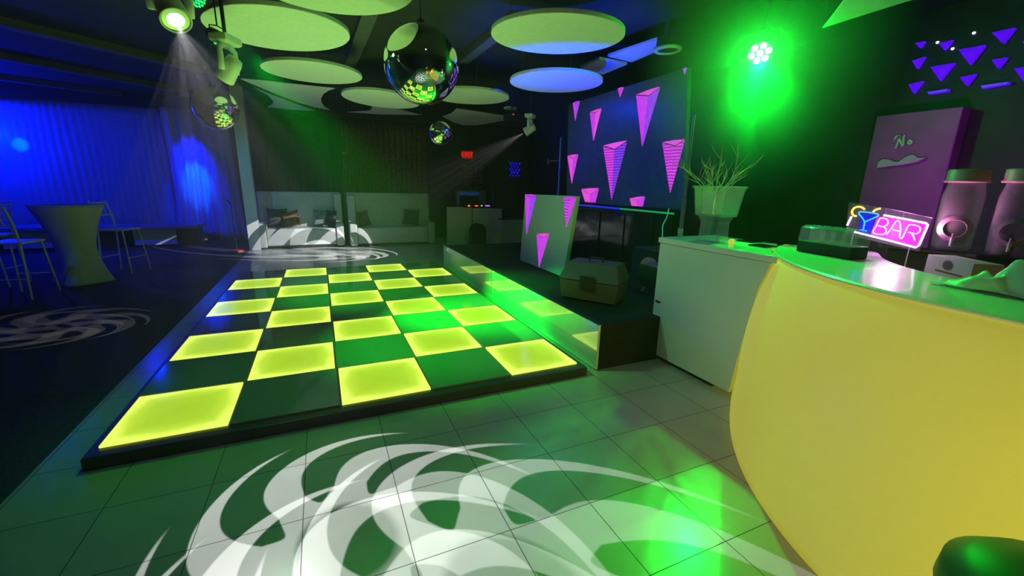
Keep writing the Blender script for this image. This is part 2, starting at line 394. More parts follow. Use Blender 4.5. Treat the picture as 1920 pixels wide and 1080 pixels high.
L2 = moving_head((.616, 1.64, 2.36), G2, 'white moving head light tilted left beside the lime disc', 'lens_dim', yaw=1.2)
L3 = moving_head((4.55, 4.10, 2.42), G3, 'white moving head light hanging near the magenta kite display', 'lens_dim', yaw=.5)

# green LED par cans next to the heads
def par(px_, z, label, sc=.72):
    c = atz(px_[0], px_[1], z); d = Vector((.6, -.5, -.62)).normalized()
    t = thing('led_par_can', label, 'stage light', c, group='small green LED par cans on the ceiling')
    bm = bm_new(); lathe(bm, [(.02, -.14), (.06, -.13), (.085, -.03), (.088, .02), (.08, .02), (.078, .005)], n=28, axis=tuple(d)); obj('housing', bm, 'black', t, smooth=True, world=False)
    x, y, _ = frame_axes(d); bm = bm_new()
    for ring, k in ((0, 1), (.03, 6), (.058, 12)):
        for i in range(k):
            a = 2*PI*i/k; p = x*ring*math.cos(a)+y*ring*math.sin(a); cyl(bm, p+d*.004, p+d*.016, .012, .009, n=10)
    obj('led_array', bm, 'green_led', t, world=False)
    bm = bm_new(); tube(bm, [x*.095, x*.095+Vector((0, 0, .12)), Vector((0, 0, .14)), x*-.095+Vector((0, 0, .12)), x*-.095], .008, 6); cyl(bm, (0, 0, .14), (0, 0, (CH-c.z)/sc), .008, n=8)
    obj('bracket', bm, 'black', t, world=False); t.scale = (sc,)*3
    return c
PAR1 = par((371, 0), 2.72, 'green LED par can at the top edge beside the nearest moving head')
PAR2 = par((410, 74), 2.6, 'green LED par can above the moving head beside the lime disc')
# the bright seven-lens spotlight over the counter
GC = atz(1425, 100, 2.72)
t = thing('led_spotlight', 'dazzling green spotlight with seven white hot lenses above the counter', 'stage light', GC)
gd = (Vector((2.4, -1.75, 0))-GC).normalized(); x, y, _ = frame_axes(gd)
bm = bm_new(); lathe(bm, [(.03, -.16), (.08, -.15), (.105, -.04), (.11, .0), (.1, .0), (.095, -.01)], n=28, axis=tuple(gd)); obj('housing', bm, 'black', t, smooth=True, world=False)
for i in range(7):
    a = 2*PI*i/6+.25; p = Vector() if i == 6 else x*.068*math.cos(a)+y*.068*math.sin(a)
    bm = bm_new(); lathe(bm, [(.0, -.005), (.027, -.005), (.026, .004), (.012, .012), (.0, .013)], c=p, n=16, axis=tuple(gd)); obj('lens', bm, 'par_white', t, smooth=True, world=False)
bm = bm_new(); tube(bm, [x*.12, x*.12+Vector((0, 0, .16)), Vector((0, 0, .19)), x*-.12+Vector((0, 0, .16)), x*-.12], .009, 6); cyl(bm, (0, 0, .19), (0, 0, CH-GC.z), .015, n=8); obj('bracket', bm, 'black', t, world=False)

# ceiling speakers, panels, little projector
def ceil_speaker(u, v, z, r, label):
    c = atz(u, v, z)
    t = thing('ceiling_speaker', label, 'speaker', c, group='round ceiling speakers')
    bm = bm_new(); lathe(bm, [(r*.74, -.0), (r*.8, -.015), (r*.95, -.012), (r, 0), (r, .02), (r*.74, .02), (r*.74, 0)], n=40, caps=False); obj('rim', bm, 'whiteplastic', t, smooth=True, world=False)
    bm = bm_new(); lathe(bm, [(.0, .002), (r*.73, .002), (r*.73, .12), (0, .12)], n=32); obj('grille', bm, 'black', t, world=False)
    bm = bm_new(); cyl(bm, (0, 0, .12), (0, 0, CH-z), .02, n=10); obj('mount', bm, 'black', t, world=False)
ceil_speaker(1252, 94, 3.0, .15, 'white rimmed round ceiling speaker between the half blue disc and the green spotlight')
ceil_speaker(957, 203, 2.95, .13, 'small white rimmed round ceiling speaker above the far moving head')
for q, lab in ((((1088,128),(1124,111),(1176,121),(1130,140)), 'square ceiling panel glowing blue, the one nearer the saturated blue disc'), (((1139,106),(1232,75),(1229,98),(1184,117)), 'blue lit ceiling panel beside the ceiling speaker')):
    P = [atz(u, v, 3.1) for u, v in q]; c = sum(P, Vector())/4; bm = bm_new(); prism(bm, [(p.x-c.x, p.y-c.y) for p in P], 0, .03)
    o = obj('ceiling_panel', bm, 'disc'); o.location = (c.x, c.y, 3.1); tag(o, lab, 'ceiling panel', 'pale ceiling panels lit blue')
c = atz(960, 219, 2.75)
t = thing('projector', 'small dark ceiling projector with a tiny red light left of the far moving head', 'projector', c)
obj('body', B(-.14, .14, -.1, .1, -.05, .05), 'black', t, bevel=.01, world=False)
bm = bm_new(); cyl(bm, (.0, -.1, 0), (0, -.12, 0), .03, n=16); obj('lens', bm, 'gloss_black', t, world=False)
bm = bm_new(); box(bm, -.03, .0, -.104, -.1, .02, .035); obj('indicator_light', bm, 'red_led', t, world=False)
bm = bm_new(); cyl(bm, (0, 0, .05), (0, 0, CH-c.z), .015, n=8); obj('mount', bm, 'black', t, world=False)

# ------------------------------------------------------------------ curtains
def curtain(x0, x1, y, z0, z1, amp, pitch, m, name, label, flare=0, thick=.006, hdr=.04):
    bm = bm_new(); nx = int((x1-x0)/pitch*10); nz = 14; G = []
    for k in range(nz+1):
        w = k/nz; z = z1+(z0-z1)*w; row = []
        for i in range(nx+1):
            s = i/nx; xx = x0+(x1-x0)*s; ph = 2*PI*xx/pitch
            a = amp*(.5+.5*w)*(1+.5*math.sin(xx*3.1+1))
            dx = flare*w**4*(s-.5)*1.2+.02*math.sin(w*5+xx*4)
            row.append(bm.verts.new((xx+dx, y+a*math.sin(ph+.8*math.sin(xx*2.3)+w*.6)-abs(flare)*.35*w**5, z)))
        G.append(row)
    for a, b in zip(G, G[1:]):
        for i in range(nx): bm.faces.new((a[i], a[i+1], b[i+1], b[i]))
    o = obj(name, bm, m, smooth=True, solid=thick); return tag(o, label, 'curtain')
curtain(-6.25, -1.95, 10.0, .02, 3.03, .005, .13, 'curtain', 'curtain', 'long blue lit pleated curtain along the lounge behind the bench')
curtain(-1.9, -.62, 9.72, .015, 3.03, .045, .19, 'curtain', 'curtain', 'satin curtain catching a bright blue spot, its hem gathered beside the white column', flare=.15)
curtain(1.75, 3.95, 8.9, .05, 2.95, .03, .14, 'goldcurtain', 'curtain', 'dark bronze shimmering curtain behind the second sofa')
curtain(-.03, 1.68, 8.9, .05, 2.95, .03, .14, 'black', 'curtain', 'plain black curtain behind the sofa beside the white column')
# thin pole rising behind the sofas
p = aty(645, 287, 8.66)
bm = bm_new(); cyl(bm, (p.x, 8.66, 0), (p.x, 8.66, p.z), .008, n=8); cyl(bm, (p.x-.03, 8.66, p.z), (p.x+.03, 8.66, p.z), .01, n=8)
tag(obj('slim_pole', bm, 'steel'), 'thin upright metal pole with a short crossbar standing behind the sofas', 'pole')

# ------------------------------------------------------------------ sofas and cushions
def rbox(bm, x0, x1, y0, y1, z0, z1): return box(bm, x0, x1, y0, y1, z0, z1)
def sofa(x0, x1, y, label):
    t = thing('sofa', label, 'sofa', ((x0+x1)/2, y, 0), group='white leather sofas along the back')
    aw = .17
    obj('seat', B(x0+aw, x1-aw, y+.02, y+.62, .06, .44), 'leather', t, bevel=.03)
    obj('base', B(x0+.02, x1-.02, y+.04, y+.72, 0.0, .06), 'black', t)
    obj('backrest', B(x0, x1, y+.60, y+.76, .02, 1.24), 'leather', t, bevel=.03)
    for a in (x0, x1-aw): obj('armrest', B(a, a+aw, y-.02, y+.6, .03, .56), 'leather', t, bevel=.03)
    obj('wing', B(x0, x0+aw, y+.3, y+.6, .56, 1.2), 'leather', t, bevel=.03) if False else None
    return t
sofa(-.10, 1.66, 7.88, 'white sofa beside the white column with a swirl pattern projected on its front')
sofa(1.78, 3.78, 7.75, 'plain white sofa in front of the bronze curtain')
obj('arm_panel', B(1.5, 1.66, 8.2, 8.45, .56, 1.2), 'leather', bpy.data.objects['sofa'], bevel=.02)
obj('arm_panel', B(1.78, 1.95, 8.05, 8.33, .56, 1.18), 'leather', bpy.data.objects['sofa.001'], bevel=.02)
def cushion(x, y, z, s, rx, rz, m, label, ry=0):
    bm = bm_new(); n = 12; G = []
    for sgn in (1, -1):
        g = []
        for i in range(n+1):
            row = []
            for j in range(n+1):
                a, b = i/n*2-1, j/n*2-1
                h = .28*s*(max(0, (1-a*a)*(1-b*b)))**.45
                q = 1-.10*(1-a*a) if abs(b) == 1 else 1; p_ = 1-.10*(1-b*b) if abs(a) == 1 else 1
                row.append(bm.verts.new((a*s/2*p_, sgn*h*.5, b*s/2*q)))
            g.append(row)
        G.append(g)
        for i in range(n):
            for j in range(n): bm.faces.new((g[i][j], g[i+1][j], g[i+1][j+1], g[i][j+1]))
    bmesh.ops.remove_doubles(bm, verts=bm.verts, dist=1e-4)
    o = obj('cushion', bm, m, smooth=True); o.location = (x, y, z); o.rotation_euler = (rx, ry, rz); return tag(o, label, 'cushion', 'throw cushions on the sofas')
cushion(.29, 8.32, .66, .42, -.3, .2, 'darkcush', 'dark cushion at the left end of the sofa beside the column', ry=.05)
cushion(.56, 8.20, .63, .38, -.35, -.2, 'brown', 'brown patterned cushion leaning on the dark one beside the column', ry=-.25)
cushion(1.22, 8.3, .64, .38, -.3, -.1, 'greycush', 'grey cushion near the right end of the swirl lit sofa', ry=.05)
cushion(1.40, 8.12, .645, .38, -.25, -1.0, 'darkcush', 'black cushion pressed against the right arm of the swirl lit sofa')
cushion(2.10, 8.12, .63, .36, -.3, .3, 'brown', 'brown cushion at the left end of the plain sofa', ry=-.15)
cushion(3.28, 8.16, .65, .40, -.3, -.2, 'darkcush', 'dark green patterned cushion at the right end of the plain sofa', ry=.1)

# ------------------------------------------------------------------ exit sign, window, decor on the back wall
def text_mesh(s, size, ext):
    cu = bpy.data.curves.new('t', 'FONT'); cu.body = s; cu.size = size; cu.extrude = ext; cu.align_x = 'CENTER'; cu.align_y = 'CENTER'
    o = bpy.data.objects.new('t', cu); COL.objects.link(o); dg = bpy.context.evaluated_depsgraph_get()
    me = bpy.data.meshes.new_from_object(o.evaluated_get(dg)); bm = bm_new(); bm.from_mesh(me); bpy.data.objects.remove(o); return bm
p = aty(876, 290, 8.95)
t = thing('exit_sign', 'small glowing red exit sign on the back wall above the DJ area', 'sign', p)
obj('housing', B(-.17, .17, -.0, .05, -.11, .11), 'black', t, bevel=.01, world=False)
bm = text_mesh('EXIT', .17, .004); bmesh.ops.rotate(bm, verts=bm.verts, matrix=Matrix.Rotation(PI/2, 3, 'X')); bmesh.ops.translate(bm, verts=bm.verts, vec=(0, -.006, 0)); obj('lettering', bm, 'red', t, world=False)
obj('glow_panel', B(-.155, .155, -.003, 0, -.095, .095), emit('exit_panel', (.5, 0, 0), .5), t, world=False)
a, b = aty(868, 308, 8.98), aty(905, 352, 8.98)
t = thing('lattice_panel', 'dark framed lattice panel on the back wall behind the DJ booth', 'wall panel', (a.x, 8.98, b.z))
obj('panel', B(a.x, b.x, 8.97, 8.995, b.z-.3, a.z), 'goldcurtain', t)
bm = bm_new()
for k in range(5): X = a.x+(b.x-a.x)*k/4; box(bm, X-.012, X+.012, 8.95, 8.97, b.z-.3, a.z)
for k in range(6): Z = b.z-.3+(a.z-b.z+.3)*k/5; box(bm, a.x, b.x, 8.953, 8.967, Z-.012, Z+.012)
obj('lattice_bars', bm, 'black', t)
# small cluster of blue triangles far behind
c = aty(965, 319, 8.97); t = thing('triangle_light_panel', 'small cluster of tiny blue lit triangles on the far back wall', 'light panel', c)
obj('board', B(-.2, .2, .0, .03, -.24, .24), 'black', t, world=False)
for i in range(4):
    for j in range(5):
        x = -.14+.095*i+(.045 if j % 2 else 0); z = -.17+.085*j; s = .033+.012*((i*3+j*2) % 3)/2
        if x > .18: continue
        bm = bm_new(); v = [bm.verts.new(q) for q in ((x-s, -.002, z+s), (x+s, -.002, z+s), (x, -.002, z-s), (x, -.02, z+s*.3))]
        for f in ((0, 1, 3), (1, 2, 3), (2, 0, 3)): bm.faces.new([v[k] for k in f])
        obj('lit_triangle', bm, K_B, t, world=False)

# ------------------------------------------------------------------ DJ booth
A0, A1 = aty(839, 460, 7.6), aty(886, 460, 7.6)
t = thing('dj_booth', 'white two panel DJ booth with a dark deck on top', 'DJ booth', (4.5, 7.8, 0))
zt = .93
obj('front_panel', B(4.06, 4.72, 7.62, 7.65, 0, zt), 'white', t, bevel=.004)
bm = bm_new(); prism(bm, [(4.735, 7.62), (5.43, 7.36), (5.44, 7.39), (4.745, 7.65)], 0, zt-.03); obj('side_panel', bm, 'white', t, bevel=.004)
bm = bm_new(); prism(bm, [(4.06, 7.66), (4.73, 7.66), (5.42, 7.40), (5.5, 8.1), (4.06, 8.2)], zt-.04, zt-.01); obj('table_top', bm, 'black', t)
bm = bm_new()
for X, Y in ((4.12, 8.1), (5.4, 8.0)): box(bm, X-.02, X+.02, Y-.02, Y+.02, 0, zt-.04)
obj('rear_legs', bm, 'black', t)
t = thing('dj_controller', 'flat DJ controller with orange, red and violet lights on the booth', 'DJ controller', (4.9, 7.75, zt-.01))
bm = bm_new(); box(bm, -.4, .4, -.17, .17, 0, .05); obj('deck', bm, 'black', t, bevel=.008, world=False)
for x in (-.25, .25): bm = bm_new(); cyl(bm, (x, 0, .05), (x, 0, .065), .1, n=28); obj('jog_wheel', bm, 'gloss_black', t, world=False)
for x, w, m in ((-.28, .025, 'orange_led'), (-.08, .04, 'red_led'), (.06, .012, 'white_led'), (.22, .06, 'violet_led')):
    bm = bm_new(); box(bm, x-w, x+w, -.185, -.165, .03, .055); obj('indicator_light', bm, m, t, world=False)
a, b = aty(858, 357, 8.0), aty(911, 392, 8.0)
t = thing('monitor', 'bluish framed boxy monitor standing on the DJ booth', 'monitor', ((a.x+b.x)/2, 8.0, zt-.01))
fm = mat('blue_grey_plastic', (.18, .24, .32), .4)
obj('casing', B(a.x, b.x, 8.0, 8.22, zt-.01, a.z), fm, t, bevel=.015)
obj('screen', B(a.x+.05, b.x-.2, 7.99, 8.0, zt+.0, a.z-.13), 'gloss_black', t)
obj('display_strip', B(a.x+.07, b.x-.2, 7.99, 8.0, a.z-.11, a.z-.05), 'screen_blue', t)
t = thing('microphone', 'slim gooseneck microphone at the right end of the DJ booth', 'microphone', (5.33, 7.75, zt-.01))
bm = bm_new(); cyl(bm, (0, 0, 0), (0, 0, .02), .05, n=16); obj('base', bm, 'black', t, world=False)
bm = bm_new(); tube(bm, smooth_pts([(0, 0, .02), (0, 0, .2), (.0, 0, .36), (-.03, -.03, .43)]), .008, 8); obj('stem', bm, 'steel', t, world=False)
p = atz(901, 462, 0)
t = thing('arched_speaker', 'dark arch topped floor speaker in front of the DJ booth', 'speaker', (p.x, p.y+.1, 0))
bm = bm_new(); prof = [(.19*math.cos(PI*k/16), .36+.19*math.sin(PI*k/16)) for k in range(17)]; prof = [(.19, 0)]+prof+[(-.19, 0)]
ring_loft(bm, [[Vector((x, y, z)) for x, z in prof] for y in (0, .22)]); obj('cabinet', bm, 'rubber', t, bevel=.008, world=False)
bm = bm_new(); cyl(bm, (0, -.006, .33), (0, 0.001, .33), .13, n=28); obj('speaker_cone', bm, 'black', t, world=False)
a, b = aty(940, 412, 7.2), aty(978, 459, 7.2)
t = thing('side_cabinet', 'low bluish white cabinet right of the DJ booth', 'cabinet', ((a.x+b.x)/2, 7.2, 0))
obj('body', B(a.x, b.x+.3, 7.2, 7.6, 0, a.z), 'white', t, bevel=.005)
obj('top_board', B(a.x-.01, b.x+.31, 7.19, 7.61, a.z, a.z+.02), 'black', t)

# ------------------------------------------------------------------ kite boards
def kite(parent, plane_x, TL, TR, C, apex, cut=None, mats=(K_L, K_R, K_T), TB=None, relief=.03):
    A = atx(*TL, plane_x-.004); Bq = atx(*TR, plane_x-.004); D = atx(*apex, plane_x-.004); Cc = atx(*C, plane_x-relief)
    k = bpy.data.objects.new('glowing_kite', None); COL.objects.link(k); k.parent = parent; k.location = A-parent.location
    org = A
    if TB is None: TB = ((TL[0]*.45+TR[0]*.55), min(TL[1], TR[1]) + abs(TL[1]-TR[1])*.45-1)
    T = atx(*TB, plane_x-.004)
    def inset(ps, f=.95):
        c = sum(ps, Vector())/len(ps); return [c+(p-c)*f for p in ps]
    for nm, ps, m in (('left_facet', [A, Cc, D], mats[0]), ('right_facet', [Cc, Bq, D], mats[1]), ('top_facet', [A, T, Bq, Cc], mats[2])):
        if cut:
            ps = [p if p.z > cut else None for p in ps]
            if None in ps:
                full = {'left_facet': [A, Cc, D], 'right_facet': [Cc, Bq, D], 'top_facet': [A, T, Bq, Cc]}[nm]; out = []
                for i in range(len(full)):
                    p, q = full[i], full[(i+1) % len(full)]
                    if p.z > cut: out.append(p)
                    if (p.z > cut) != (q.z > cut): out.append(p+(q-p)*((cut-p.z)/(q.z-p.z)))
                ps = out
        if len(ps) < 3: continue
        ps = inset(ps); bm = bm_new()
        ring_loft(bm, [[p-org for p in ps], [p-org+Vector((.004, 0, 0)) for p in ps]])
        obj(nm, bm, m, k, world=False)
cr = lambda x, y: (950+x/2.571, 120+y/2.571)
BX = 5.0
t = thing('kite_display', 'tall blue black display board glowing with magenta kites above the stage', 'display board', (BX, 2.2, 1.25))
P = [atx(u, v, BX) for u, v in ((1066, 196), (1291, 126), (1280, 394), (1062, 378))]
bm = bm_new(); ring_loft(bm, [P, [p+Vector((.05, 0, 0)) for p in P]]); obj('board', bm, 'backdrop', t)
zc = 1.262
for TL, TR, C, ap, cut, ms in (
    ((622,148),(741,107),(683,152),(652,405),None,(K_L,K_R,K_T)), ((400,233),(457,213),(430,233),(417,375),None,(K_L,K_T,K_T)),
    ((318,187),(353,178),(336,184),(330,277),None,(K_L,K_R,K_L)), ((535,118),(565,112),(550,118),(545,162),None,(K_L,K_L,K_T)),
    ((849,23),(869,17),(860,22),(857,52),None,(K_L,K_R,K_R)), ((292,443),(345,435),(318,454),(313,580),None,(K_T,K_L,K_T)),
    ((463,393),(582,368),(520,410),(505,662),None,(K_LS,K_RS,K_T)), ((748,377),(860,362),(812,393),(787,628),None,(K_LS,K_LS,K_T)),
    ((358,603),(445,598),(402,628),(405,760),zc,(K_T,K_L,K_T)), ((592,648),(667,638),(628,655),(630,800),zc,(K_T,K_L,K_T))):
    kite(t, BX, cr(*TL), cr(*TR), cr(*C), cr(*ap), cut, ms)
cr = lambda x, y: (960+x/3, 340+y/3)
PX = 3.88
t = thing('kite_board', 'white upright panel with three magenta kites standing on the stage', 'display board', (PX, 2.2, .4))
P = [atx(u, v, PX) for u, v in ((985, 364), (1081, 368), (1056, 518), (975, 488))]; P[2].z = P[3].z = .405
bm = bm_new(); ring_loft(bm, [P, [p+Vector((.05, 0, 0)) for p in P]]); obj('board', bm, 'ceramic', t)
for TL, TR, C, ap, ms in (((72,72),(137,80),(104,84),(80,305),(K_L,K_R,K_L)), ((290,88),(362,92),(326,94),(303,262),(K_LS,K_L,K_L)), ((138,297),(210,295),(173,313),(150,490),(K_L,K_L,K_T))):
    kite(t, PX, cr(*TL), cr(*TR), cr(*C), cr(*ap), None, ms)
# black cabinet with a glowing edge under the big display
t = thing('equipment_cabinet', 'glossy black cabinet under the kite display with a blue lit top edge', 'cabinet', (5.0, 2.2, .4))
obj('body', B(4.9, 5.5, 1.02, 3.2, .4, 1.2), 'gloss_black', t, bevel=.006)
obj('top_shelf', B(4.86, 5.52, 1.0, 3.22, 1.2, 1.235), 'gloss_black', t, bevel=.004)
bm = bm_new(); cyl(bm, (4.85, 1.92, 1.222), (4.85, 3.2, 1.222), .012, n=10); o = obj('blue_light_strip', bm, 'blue_led', t)
bm = bm_new(); cyl(bm, (4.85, .95, 1.222), (4.85, 1.9, 1.222), .01, n=10); o = obj('green_light_strip', bm, 'green_strip', t)
for y in (1.55, 2.1, 2.65): obj('door', B(4.885, 4.898, y-.25, y+.25, .45, 1.15), 'gloss_black', t, bevel=.003)
# stands
def pole_stand(px_, X, z0, ztop, arm, label, name='light_stand'):
    p = atx(px_[0], px_[1], X); t = thing(name, label, 'stand', (X, p.y, z0), group='upright metal stands on the stage')
    bm = bm_new(); cyl(bm, (0, 0, 0), (0, 0, ztop-z0), .016, n=12); cyl(bm, (0, 0, 0), (0, 0, 1.0), .022, n=12); obj('pole', bm, 'steel', t, world=False)
    bm = bm_new()
    for k in range(3): a = 2*PI*k/3+.5; tube(bm, [(0, 0, .55), (.33*math.cos(a), .33*math.sin(a), .012)], .01, 8)
    obj('tripod', bm, 'steel', t, world=False)
    if arm: bm = bm_new(); cyl(bm, (0, 0, arm[1]-z0), (0, arm[0], arm[1]-z0), .014, n=10); cyl(bm, (0, arm[0], arm[1]-z0-.05), (0, arm[0], arm[1]-z0+.05), .014, n=10); obj('arm', bm, 'steel', t, world=False)
    return t
pole_stand((1050, 300), 5.25, .4, 2.35, (.45, 1.95), 'grey pole stand with a side arm left of the kite display')
pole_stand((1292, 300), 4.6, .4, 2.2, None, 'blue lit slim pole stand right of the kite display beside the counter')
# carry case
q = [atz(1048, 555, .42), atz(1156, 573, .42)]; ex = (q[1]-q[0]).normalized(); ang = math.atan2(ex.y, ex.x); w = (q[1]-q[0]).length; h = .36
t = thing('carry_case', 'dark lidded plastic carry case with a front latch on the stage', 'case', q[0], rotz=ang)
bm = bm_new(); ring_loft(bm, [[Vector(p) for p in ((.02, 0, 0), (w-.02, 0, 0), (w-.02, .34, 0), (.02, .34, 0))], [Vector(p) for p in ((0, -.01, h*.52), (w, -.01, h*.52), (w, .36, h*.52), (0, .36, h*.52))]])
dk = mat('dark_case_plastic', (.06, .065, .06), .5); obj('tub', bm, dk, t, bevel=.01, world=False)
bm = bm_new(); ring_loft(bm, [[Vector(p) for p in ((-.01, -.02, h*.53), (w+.01, -.02, h*.53), (w+.01, .37, h*.53), (-.01, .37, h*.53))], [Vector(p) for p in ((.0, .0, h*.62), (w, .0, h*.62), (w, .36, h*.62), (.0, .36, h*.62))], [Vector(p) for p in ((.05, .08, h), (w-.05, .08, h), (w-.05, .32, h), (.05, .32, h))]])
obj('lid', bm, dk, t, bevel=.01, world=False)
obj('latch', B(w/2-.075, w/2+.075, -.035, -.012, h*.3, h*.68), 'black', t, bevel=.008, world=False)
bm = bm_new(); tube(bm, smooth_pts([(w/2-.07, .2, h), (w/2-.06, .2, h+.03), (w/2+.06, .2, h+.03), (w/2+.07, .2, h)], 5), .01, 8); obj('handle', bm, 'black', t, world=False)
# speaker box under, dark, between case and counter
t = thing('floor_monitor', 'black box speaker on the stage in front of the cabinet beside the counter', 'speaker', (4.55, .75, .4))
bm = bm_new(); ring_loft(bm, [[Vector((x, .38, .4)), Vector((x, 1.0, .4)), Vector((x, 1.0, .86)), Vector((x, .38, .86))] for x in (4.35, 4.8)]); obj('cabinet', bm, 'rubber', t, bevel=.01)
bm = bm_new(); cyl(bm, (4.335, .69, .62), (4.349, .69, .62), .17, n=32); obj('grille', bm, 'gloss_black', t)

# ------------------------------------------------------------------ violet triangles on the right wall
cr = lambda x, y: (1640+x/4.5, 20+y/4.5)
TRI = [((330,270),(410,255),(368,310)), ((535,272),(645,242),(575,330)), ((695,325),(922,285),(792,452)), ((975,182),(1175,138),(1070,272)),
       ((305,420),(412,385),(345,487)), ((458,472),(662,437),(540,588)), ((708,560),(842,530),(765,630)), ((975,412),(1105,390),(1030,485)),
       ((1165,485),(1370,450),(1265,615)), ((275,620),(395,592),(315,695)), ((1238,255),(1330,235),(1275,325))]
NM = ['small dim violet wall triangle, top left of the cluster above the bar', 'violet wall triangle beside a pale sparkle, second along the top left of the cluster', 'largest violet wall triangle near the middle of the cluster above the bar',
      'big violet wall triangle highest in the cluster above the bar', 'violet wall triangle at the left edge, between a smaller and a lower one', 'second largest violet wall triangle, lower left of the largest one',
      'small violet wall triangle just below the largest one', 'small violet wall triangle below the highest one', 'big violet wall triangle cut by the right edge of the view',
      'rounded violet wall triangle lowest at the left edge of the cluster', 'small violet wall triangle barely showing at the right edge of the view']
WX = 6.93
for q, lab in zip(TRI, NM):
    P = [atx(*cr(*p), WX) for p in q]; c = sum(P, Vector())/3
    k = thing('wall_triangle', lab, 'wall light', (7.0, c.y, c.z), group='violet lit triangles on the wall behind the bar')
    bm = bm_new(); b3 = [bm.verts.new(Vector((.0, p.y-c.y, p.z-c.z))) for p in P]; f3 = [bm.verts.new(Vector((-.05, (p.y-c.y)*.98, (p.z-c.z)*.98))) for p in P]
    mid = bm.verts.new(Vector((-.085, 0, 0)))
    for i in range(3): bm.faces.new((b3[i], b3[(i+1) % 3], f3[(i+1) % 3], f3[i])); bm.faces.new((f3[i], f3[(i+1) % 3], mid))
    bm.faces.new(b3); obj('lit_prism', bm, K_V, k, world=False)
for q, lab in ((((440,685),(612,660),(610,680),(455,703)), 'thin violet light bar under the second largest wall triangle'), (((895,632),(1125,600),(1118,618),(905,655)), 'longer violet light bar low in the wall cluster above the jars')):
    P = [atx(*cr(*p), WX) for p in q]; c = sum(P, Vector())/4; bm = bm_new(); ring_loft(bm, [[p-c for p in P], [p-c+Vector((.07, 0, 0)) for p in P]])
    o = obj('wall_light_bar', bm, K_V); o.location = c; tag(o, lab, 'wall light', 'violet lit triangles on the wall behind the bar')
for (x, y), lab in (((520, 265), 'tiny pale sparkle light left of the second violet triangle'), ((648, 318), 'tiny white sparkle light between the second and the largest violet triangle'), ((828, 185), 'tiny white sparkle light above the largest violet triangle')):
    c = atx(*cr(x, y), 6.97); bm = bm_new(); lathe(bm, [(.0, 0), (.013, .005), (.01, .02), (0, .025)], n=12, axis=(-1, 0, 0)); o = obj('sparkle_light', bm, 'white_led'); o.location = (7.001, c.y, c.z); tag(o, lab, 'wall light', 'tiny sparkle lights on the wall')

# ------------------------------------------------------------------ lounge: bench, cocktail table, chairs
t = thing('banquette_bench', 'long low bench running along the blue curtain', 'bench', (-3.8, 8.9, 0))
obj('seat', B(-6.25, -1.35, 8.75, 9.55, .4, .47), mat('bench_seat', (.25, .27, .3), .4), t, bevel=.01)
obj('plinth', B(-6.25, -1.4, 9.0, 9.5, 0, .4), 'black', t)
for X in (-5.9, -4.6, -2.55): obj('front_panel', B(X, X+.75, 8.95, 8.98, .04, .4), 'white', t, bevel=.004)
tc_ = Vector((-2.02, 5.25, 0))
t = thing('cocktail_table', 'tall cocktail table in a white stretch cover cinched at the middle', 'table', tc_)
n = 48; rings = []
for k in range(25):
    w = k/24; z = 1.08*w; r = .21+.17*abs(w-.42)**1.6/(.58**1.6)*(1 if w > .42 else .85*(.58/.42)**1.6*.75)
    rings.append([Vector(((r*(1+.10*(1-w)*math.cos(4*a)*(1 if w < .42 else 0)))*math.cos(a), r*(1+.10*(1-w)*math.cos(4*a)*(1 if w < .42 else 0))*math.sin(a), z)) for a in [2*PI*i/n for i in range(n)]])
bm = bm_new(); ring_loft(bm, rings); obj('stretch_cover', bm, 'spandex', t, smooth=True, world=False)
bm = bm_new(); lathe(bm, [(.0, 1.081), (.38, 1.081), (.385, 1.09), (.38, 1.1), (0, 1.1)], n=48); obj('table_top', bm, 'spandex', t, world=False)
def chair(loc, rz, label):
    t = thing('bar_chair', label, 'chair', loc, rotz=rz, group='slim high chairs around the cocktail table')
    cm = 'whiteplastic'
    obj('seat', B(-.19, .19, -.19, .19, .67, .70), cm, t, bevel=.012, world=False)
    for s in (-1, 1):
        bm = bm_new(); tube(bm, [(s*.16, .16, .68), (s*.2, .21, 0)], .011, 8); obj('leg', bm, cm, t, world=False)
        bm = bm_new(); tube(bm, [(s*.19, -.24, 0), (s*.17, -.18, .68), (s*.165, -.2, .9), (s*.15, -.25, 1.12)], .012, 8); obj('leg', bm, cm, t, world=False)
    bm = bm_new(); tube(bm, [(-.19, .2, .25), (.19, .2, .25)], .008, 6); tube(bm, [(-.19, -.22, .25), (.19, -.22, .25)], .008, 6); obj('footrest', bm, cm, t, world=False)
    bm = bm_new()
    for z in (.90, 1.09): tube(bm, [(-.155, -.2-(z-.9)*.22, z), (.155, -.2-(z-.9)*.22, z)], .012, 8)
    for x in (-.07, .0, .07): tube(bm, [(x, -.2, .9), (x, -.242, 1.09)], .007, 6)
    obj('backrest', bm, cm, t, world=False)
    return t
chair((-1.74, 5.95, 0), -1.9, 'slim white high chair right of the cocktail table, nearest the bright curtain spot')
chair((-2.95, 5.35, 0), 1.45, 'slim white high chair left of the cocktail table')
chair((-2.28, 4.52, 0), -.15, 'slim white high chair in front of the cocktail table')
chair((-4.3, 6.4, 0), 1.2, 'slim high chair at the far left of the lounge near the bright blue glow')
# things on the lounge edge
p = atz(458, 469, 0); t = thing('microphone_stand', 'thin dark stand with a red base beside the white column', 'stand', (p.x-.1, p.y-.2, 0))
bm = bm_new(); lathe(bm, [(.0, 0), (.13, 0), (.12, .03), (.02, .05), (0, .05)], n=24); obj('base', bm, mat('dull_red', (.4, .03, .03), .5), t, world=False)
bm = bm_new(); cyl(bm, (0, 0, .05), (0, 0, 1.0), .01, n=8); cyl(bm, (0, 0, 1.0), (-.06, 0, 1.08), .02, n=10); obj('pole', bm, 'black', t, world=False)

